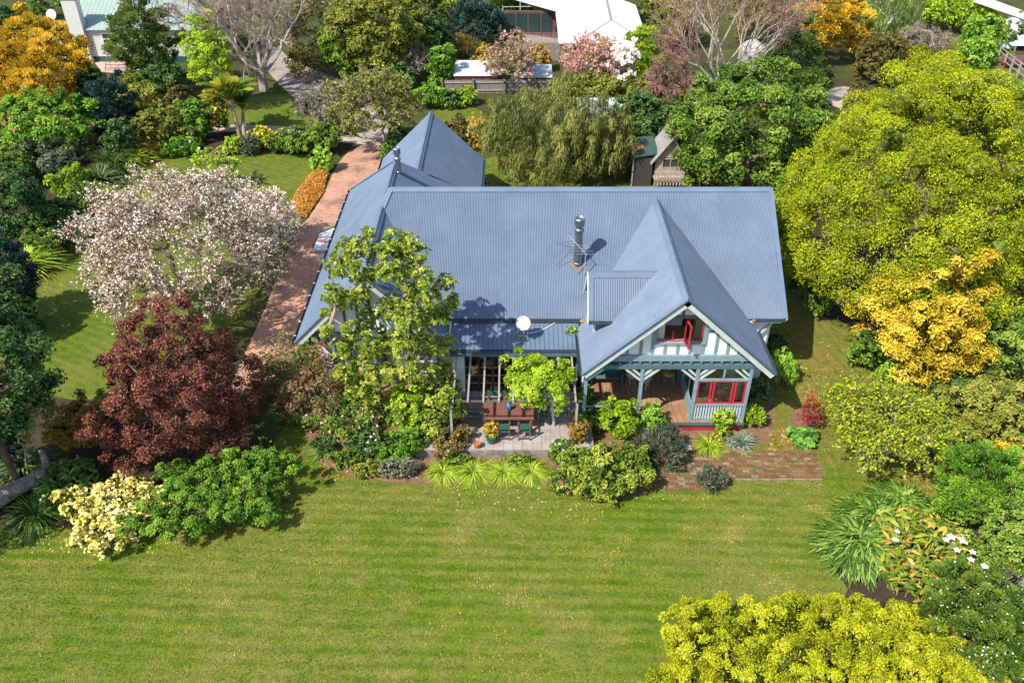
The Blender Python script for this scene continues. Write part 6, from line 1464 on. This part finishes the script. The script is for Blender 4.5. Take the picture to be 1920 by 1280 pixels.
# front garden beds round the terrace and porch
for nm, lb, cx, cy, rx, ry, m, z, kw in [
 ("rose_bush", "twiggy pinkish shrub mass left of the magnolia", 590, 722, 84, 76, 'mixed', 0, dict(K=1.5, orient='out', twigs=500, bark=BARKR, blossom='rosep', bl_frac=.035)),
 ("rose_bush", "tangled green and pink shrub below the twiggy mass", 645, 775, 76, 52, 'mid', 0, dict(K=1.8, twigs=450, bark=BARKT, tb=-.05, blossom='pinkp', bl_frac=.05)),
 ("climbing_shrub", "lime climber up the magnolia trunk", 770, 765, 34, 62, 'lime', 0, dict(tb=-.15, vmax=6)),
 ("evergreen_shrub", "yellow green bush under the magnolia at the terrace end", 820, 770, 52, 50, 'magno', .3, dict(px=3.8, tb=.05)),
 ("evergreen_shrub", "dark green and orange bush on the terrace edge", 845, 826, 40, 34, 'brown', 0, dict(tb=.1, blossom='oranp', bl_frac=.06)),
 ("garden_shrub", "deep green shrub at the left end of the mulch bed", 608, 833, 26, 20, 'deep', 0, dict(tb=.25, orient='spike', asp=.2, px=5)),
 ("garden_shrub", "dark leafy shrub with white flowers in the mulch bed", 690, 826, 40, 30, 'deep', 0, dict(tb=.25, blossom='white', bl_frac=.02)),
 ("garden_shrub", "fresh green shrub left of the terrace wall", 770, 825, 34, 34, 'bright', 0, dict(tb=-.15)),
 ("low_shrub", "low grey green ground cover in the mulch bed", 750, 878, 40, 18, 'grey', 0, dict(tb=.1)),
 ("low_shrub", "low olive ground cover left of the grey one in the mulch bed", 692, 878, 34, 16, 'olive', 0, {}),
 ("rose_bush", "tall leafy lime rose in front of the porch deck", 1160, 785, 42, 44, 'lime', 0, dict(tb=-.22, px=3.8)),
 ("rose_bush", "smaller green rose at the top of the porch steps", 1226, 790, 22, 34, 'bright', 0, dict(tb=.0, px=3.6)),
 ("rose_bush", "lime rose in front of the red porch windows", 1356, 785, 24, 28, 'lime', 0, dict(tb=-.12, px=3.6)),
 ("lavender_bush", "large grey lavender bush beside the pale steps", 1246, 836, 46, 40, 'grey', 0, dict(orient='spike', asp=.16, px=6, K=3.2, rcf=.3, tb=-.18)),
 ("lavender_bush", "small grey green lavender on the brick path", 1334, 896, 33, 27, 'grey', 0, dict(orient='spike', asp=.16, px=6, K=3.2, rcf=.32, tb=-.08)),
 ("escallonia_bush", "wide yellow green bush at the lawn edge in front of the terrace", 1136, 886, 104, 56, 'magno', 0, dict(px=3.8, K=3.0, rcf=.18, tb=-.1)),
 ("rose_bush", "dark leafed rose with a white bloom right of the daylilies", 1052, 846, 28, 26, 'mid', 0, dict(tb=-.05, blossom='white', bl_frac=.012, bl_px=5)),
 ("garden_shrub", "orange leaved shrub growing from the terracotta pot", 1084, 806, 18, 26, 'rust', .35, dict(K=2.0, tb=.05)),
 ("garden_shrub", "yellow and orange croton in the green glazed pot", 922, 806, 15, 20, 'gold', .35, dict(K=2.2, tb=-.15)),
 ("garden_shrub", "green leafy shrub behind the terracotta pot", 1112, 780, 34, 30, 'mid', .1, dict(tb=.0)),
 ("garden_shrub", "leafy plant in the angle of the porch post and terrace", 1098, 745, 20, 22, 'bright', .4, dict(tb=-.15)),
 ("bamboo_clump", "pale narrow leaved bamboo like bush by the east wall", 1470, 690, 34, 32, 'bright', 0, dict(orient='hang', px=6, asp=.2, tb=.2, hang=.8)),
 ("fern_bush", "dark ferny shrub in the shade of the east eave", 1452, 652, 28, 26, 'deep', 0, dict(tb=.1)),
 ("fern_bush", "dark ferns against the porch corner", 1424, 735, 20, 34, 'deep', 0, dict(tb=.2)),
 ("fern_bush", "lime fern below the porch corner", 1412, 780, 22, 24, 'lime', 0, dict(orient='spike', asp=.2, px=5, tb=-.05)),
 ("geranium_bush", "bright round leaved clump beside the brick path end", 1508, 818, 29, 19, 'bold', 0, dict(px=6, asp=.8, K=3.2, tb=.25)),
 ("rose_bush", "sparse red leaved rose above the round leaved clump", 1522, 770, 22, 34, 'redmap', .2, dict(K=.5, twigs=60, tb=-.1)),
 ("low_shrub", "low mid green ground cover at the curve of the mulch bed", 652, 858, 38, 17, 'mid', 0, dict(tb=-.1)),
 ("low_shrub", "fresh green low plants behind the grey ground cover", 735, 852, 36, 18, 'bright', 0, dict(tb=-.1)),
 ("low_shrub", "low green filler between the terrace wall and the first daylilies", 858, 860, 26, 11, 'mid', 0, {}),
 ("low_shrub", "low green filler between the terrace wall and the last daylilies", 972, 861, 26, 11, 'mid', 0, dict(tb=.1)),
 ("rose_bush", "pinkish twiggy bush hiding the lower end of the brick drive", 500, 705, 40, 44, 'mixed', 0, dict(K=1.5, twigs=220, bark=BARKT)),
 ("garden_shrub", "small blue flowered shrub at the porch corner", 1345, 822, 12, 10, 'olive', 0, dict(blossom='yellow', bl_frac=.3))]:
    kk = dict(K=2.4, rcf=.27, px=3.4); kk.update(kw); plant(nm, lb, "shrub", cx, cy, rx, ry, m, z, **kk)
for i, (cx, cy) in enumerate([(831, 880), (887, 878), (946, 878), (997, 879)]):
    strap("daylily_clump", ["yellow green daylily clump farthest from the steps, under the terrace wall", "second daylily clump along the terrace wall from the magnolia", "third daylily clump along the terrace wall from the magnolia", "yellow green daylily clump nearest the wide yellow green bush"][i], "plant", cx, cy, 26.5 + (i * 7 % 4), 'daylily', 520, i, .016, 1.1, 0, "daylilies in a row under the terrace wall", sprd=.34)
strap("daylily_clump", "yellow green daylily at the top of the brick path by the pale steps", "plant", 1331, 832, 27, 'daylily', 260, 9, .018, 1.0)
strap("iris_clump", "grey green iris fan beside the brick path", "plant", 1392, 826, 24, 'iris', 90, 3, .035, .5, upr=.9)
strap("hosta_clump", "small white edged clump left of the grey iris", "plant", 1372, 828, 14, 'iris', 60, 4, .05, 1.0)
strap("agapanthus_clump", "dark strap leaved tuft at the curved end of the mulch bed", "plant", 604, 846, 20, 'strap', 120, 6, .026)
# vine tree by the pergola
plant("vine_tree", "bright yellow green vine tree growing over the pergola end", "tree", 1014, 716, 62, 62, 'lime', 1.75, px=3.3, K=3.2, rcf=.2, lump=.26, tb=-.08, base=(1040, 812), bark=BARKS, gap=.08, r0=.1)
plant("vine_climber", "vine trailing up the low roof beside the gable eave", "vine", 1068, 640, 14, 34, 'lime', 2.0, px=3.4, K=1.3, rcf=.3, tb=-.15, base=(1074, 735), r0=.02, vmax=6)
plant("vine_climber", "vine climbing the mast of the satellite dish", "vine", 981, 650, 9, 22, 'lime', 2.2, px=3.2, K=1.2, rcf=.34, tb=-.15, base=(985, 735), r0=.02, vmax=6)
# growth that closes the gaps between the bigger trees
for nm, lb, cx, cy, rx, ry, m, kw in [
 ("laurel_tree", "glossy green tree filling in between the broad glossy tree and the lane", 1500, 222, 56, 66, 'mid', {}),
 ("dark_conifer", "olive conifer leaning over the lane below the dark olive one", 1505, 155, 52, 44, 'conifer', dict(orient='spike', asp=.35, tb=-.15)),
 ("garden_shrub", "red brown bush on the far side of the lane", 1605, 188, 26, 30, 'brown', dict(tb=.1)),
 ("garden_shrub", "olive scrub behind the feathery yellow green tree", 1262, 45, 56, 44, 'olive', dict(K=2, tb=-.05)),
 ("garden_shrub", "olive brown scrub at the top behind the silver bare tree", 1425, 30, 62, 46, 'brown', dict(K=1.8)),
 ("garden_shrub", "yellow green bush at the foot of the silver bare tree", 1290, 185, 40, 34, 'olive', dict(tb=.1)),
 ("evergreen_shrub", "dark bush between the shadowy conifer and the olive domed bush", 225, 262, 34, 44, 'deep', dict(tb=.05)),
 ("border_shrub", "mid green bush at the left edge under the bright rounded tree", 12, 318, 44, 44, 'mid', {}),
 ("border_shrub", "leafy green bush beside the yellow green fern clump", 78, 452, 46, 36, 'mid', dict(tb=.05)),
 ("border_shrub", "low dark bush at the side lawn edge below the round shaded shrub", 130, 440, 34, 22, 'deep', dict(tb=.2)),
 ("garden_shrub", "conifer green bush behind the tall feathery conifer", 330, 50, 40, 46, 'conifer', dict(tb=-.1)),
 ("garden_shrub", "brown leafed thicket beside the gravel drive", 572, 118, 42, 34, 'brown', dict(K=1.8)),
 ("garden_shrub", "deep green bank under the tall yellow tinged evergreen", 742, 148, 46, 26, 'deep', dict(tb=.1)),
 ("evergreen_tree", "dark green tree between the yellow tinged evergreen and the grey green conifer", 800, 72, 44, 48, 'deep', dict(tb=.15)),
 ("garden_shrub", "yellow brown bush left of the first pink blossom tree", 915, 112, 28, 30, 'autumn', dict(K=1.8)),
 ("garden_shrub", "olive bush covering the end of the paling fence", 1062, 172, 44, 28, 'olive', dict(tb=.0)),
 ("garden_shrub", "green bush right of the weathered white shed roof", 1208, 178, 44, 36, 'olive', dict(tb=-.1)),
 ("pepper_tree", "low drooping pepper bough left of the main pepper tree", 945, 222, 44, 44, 'weep', dict(orient='hang', px=6, asp=.16, hang=1.1)),
 ("border_shrub", "mid green bush between the golden camellia and the right edge trees", 1800, 655, 44, 36, 'mid', dict(tb=.1)),
 ("border_shrub", "olive bush right of the open young tree", 1800, 838, 46, 50, 'olive', dict(tb=.0)),
 ("border_shrub", "bright green bush behind the ginger leaves", 1795, 945, 44, 42, 'bright', dict(tb=-.05)),
 ("border_shrub", "grey green twiggy bush at the lower right edge above the corner shrub", 1905, 1095, 50, 46, 'grey', dict(tb=.0)),
 ("evergreen_shrub", "shaded shrub at the foot of the big yellow green tree", 1535, 560, 28, 40, 'mid', dict(tb=-.05)),
 ("evergreen_shrub", "second shaded shrub under the big yellow green tree nearer the house", 1500, 520, 24, 34, 'deep', dict(tb=.15)),
 ("border_tree", "green tree at the right edge behind the golden camellia", 1900, 405, 50, 80, 'mid', dict(tb=.05)),
 ("rose_bush", "bare twigged pinkish bush at the end of the brick drive", 545, 682, 46, 54, 'mixed', dict(K=1.0, twigs=300, bark=BARKR, blossom='pinkp', bl_frac=.06)),
 ("garden_shrub", "olive fronded bush at the top edge beside the white roof", 1240, 12, 40, 22, 'olive', {}),
 ("garden_shrub", "green bush on the lawn edge behind the bare scrub at the top right", 1760, 150, 30, 22, 'mid', {})]:
    kk = dict(K=2.4, rcf=.25, px=3.3); kk.update(kw); plant(nm, lb, "tree" if nm.endswith("tree") or nm.endswith("conifer") else "shrub", cx, cy, rx, ry, m, 0.1, **kk)
# marigold strip beside the drive
def flower_strip():
    rg = np.random.default_rng(3); n = 9000; t = rg.uniform(0, 1, n); a, b = at(603, 322), at(556, 408)
    wdt = np.where(t < .5, .55 + t * .8, .95 - (t - .5) * .5); s = rg.uniform(-1, 1, n) * wdt
    P = np.stack([a.x + (b.x - a.x) * t + s, a.y + (b.y - a.y) * t + rg.uniform(-.3, .3, n), .12 + .28 * (1 - (s / wdt) ** 2) * rg.uniform(.5, 1, n) + .06 * np.sin(t * 40) * np.cos(s * 9)], 1)
    L = rg.uniform(.07, .14, n); Vv, F = leaf_quads(P, rg.normal(size=P.shape) * .5 + np.array([0, 0, 1.]), rg.normal(size=P.shape), L, L * .8, rg)
    o = mesh_obj("marigold_strip", Vv, F, M_['oranp'], tint=rg.uniform(0, 1, n)); tag(o, "strip of orange marigolds along the brick drive", None, None, "stuff")
flower_strip()
# nikau palm
def palm(cx, cy, bpx, label, nf=15, Lf=3.0, hh=2.6, seed=2):
    rg = np.random.default_rng(seed); b = at(*bpx); root = empty("nikau_palm", (b.x, b.y, 0), label, "palm")
    top = at(cx, cy, hh); MB().tube([b, (b.x * .6 + top.x * .4, b.y * .6 + top.y * .4, hh * .5), top], [.16, .13, .12], 9).build("trunk", BARKT, root)
    for i in range(nf):
        az = i * 2.4 + rg.uniform(-.3, .3); el = rg.uniform(.75, 1.45); out = np.array([math.cos(az), math.sin(az), 0]); m = 15; L = Lf * rg.uniform(.8, 1.1)
        u = np.linspace(0.05, 1, m); P = np.array(top)[None] + out * (L * (math.cos(el) * u + .25 * u * u))[:, None]; P[:, 2] += L * (math.sin(el) * u - .34 * u ** 2.6)
        a, e, ra, rb = P[:-1], P[1:], np.full(m - 1, .03), np.full(m - 1, .02); V0, F0 = prisms(a, e, ra, rb, 4)
        d = unit(e - a); side = np.stack([-d[:, 1], d[:, 0], 0 * d[:, 0]], 1); Pl = []; Tl = []
        for f in (.2, .5, .8):
            c = a * (1 - f) + e * f
            for s in (-1, 1): Pl.append(c); Tl.append(unit(side * s + d * .75 + np.array([0, 0, .25])))
        Pl = np.concatenate(Pl); Tl = np.concatenate(Tl); ll = np.tile(np.interp(u[:-1], [0, .4, 1], [.5, .85, .35]), 6); V1, F1 = leaf_quads(Pl + Tl * ll[:, None] * .5, np.cross(Tl, np.tile(d, (6, 1))) + np.array([0, 0, .2]), Tl, ll, np.full(len(ll), .09), rg, .02)
        mesh_obj("frond", np.concatenate([V0, V1]), np.concatenate([F0, F1 + len(V0)]), M_['daylily' if i % 3 else 'yflax'], root, tint=np.clip(rg.uniform(0, .5) + rg.uniform(-.1, .1, len(F0) + len(F1)), 0, 1))
palm(432, 190, (450, 258), "nikau palm with upright yellow green fronds by the gravel path", 16, 2.7, 2.7, 2)
palm(455, 205, (458, 262), "smaller nikau palm right of the taller one by the gravel path", 11, 1.8, 1.6, 7)
# mown turf of the front lawn: short real blades
def inside(P, poly):
    x, y = P[:, 0], P[:, 1]; r = np.zeros(len(P), bool); j = len(poly) - 1
    for i in range(len(poly)):
        xi, yi = poly[i]; xj, yj = poly[j]
        if yi != yj: r ^= ((yi > y) != (yj > y)) & (x < (xj - xi) * (y - yi) / (yj - yi) + xi)
        j = i
    return r
def turf():
    rg = np.random.default_rng(77); n = 285000; P = np.stack([rg.uniform(-22, 19, n), rg.uniform(14.5, 33, n)], 1)
    ok = inside(P, SHEETS["lawn"]) | inside(P, SHEETS["side_lawn"])
    for nm in ("planting_bed", "front_bed", "tree_bed", "brick_path", "shrub_bed", "driveway"): ok &= ~inside(P, SHEETS[nm])
    P = P[ok]; n = len(P); a = rg.uniform(0, 6.28, n); h = rg.uniform(.025, .06, n); lean = rg.uniform(.2, 1.1, n); wd = rg.uniform(.010, .018, n)
    X, Y = P[:, 0], P[:, 1]
    dry = .5 + .22 * np.sin(X * .9 + 2 * np.sin(Y * .7)) * np.cos(Y * 1.3 + X * .3) + .2 * np.sin(X * 2.3 + Y * 1.1 + 1.7) * np.sin(Y * 2.9 - X * .6) + .12 * np.sin(Y * 11 + .4 * np.sin(X))
    tint = np.clip((dry - .5) * 1.3 + .36 + rg.normal(0, .2, n), 0, 1)
    z = np.full(n, .008); B = np.stack([-np.sin(a), np.cos(a), 0 * a], 1) * wd[:, None]; base = np.stack([X, Y, z], 1)
    tip = base + np.stack([np.cos(a) * h * lean, np.sin(a) * h * lean, h], 1)
    V = np.stack([base - B, base + B, tip], 1).reshape(-1, 3); F = np.arange(n * 3).reshape(n, 3)
    tag(mesh_obj("grass", V, F, M_['blade'], tint=tint), kind="stuff")
turf()
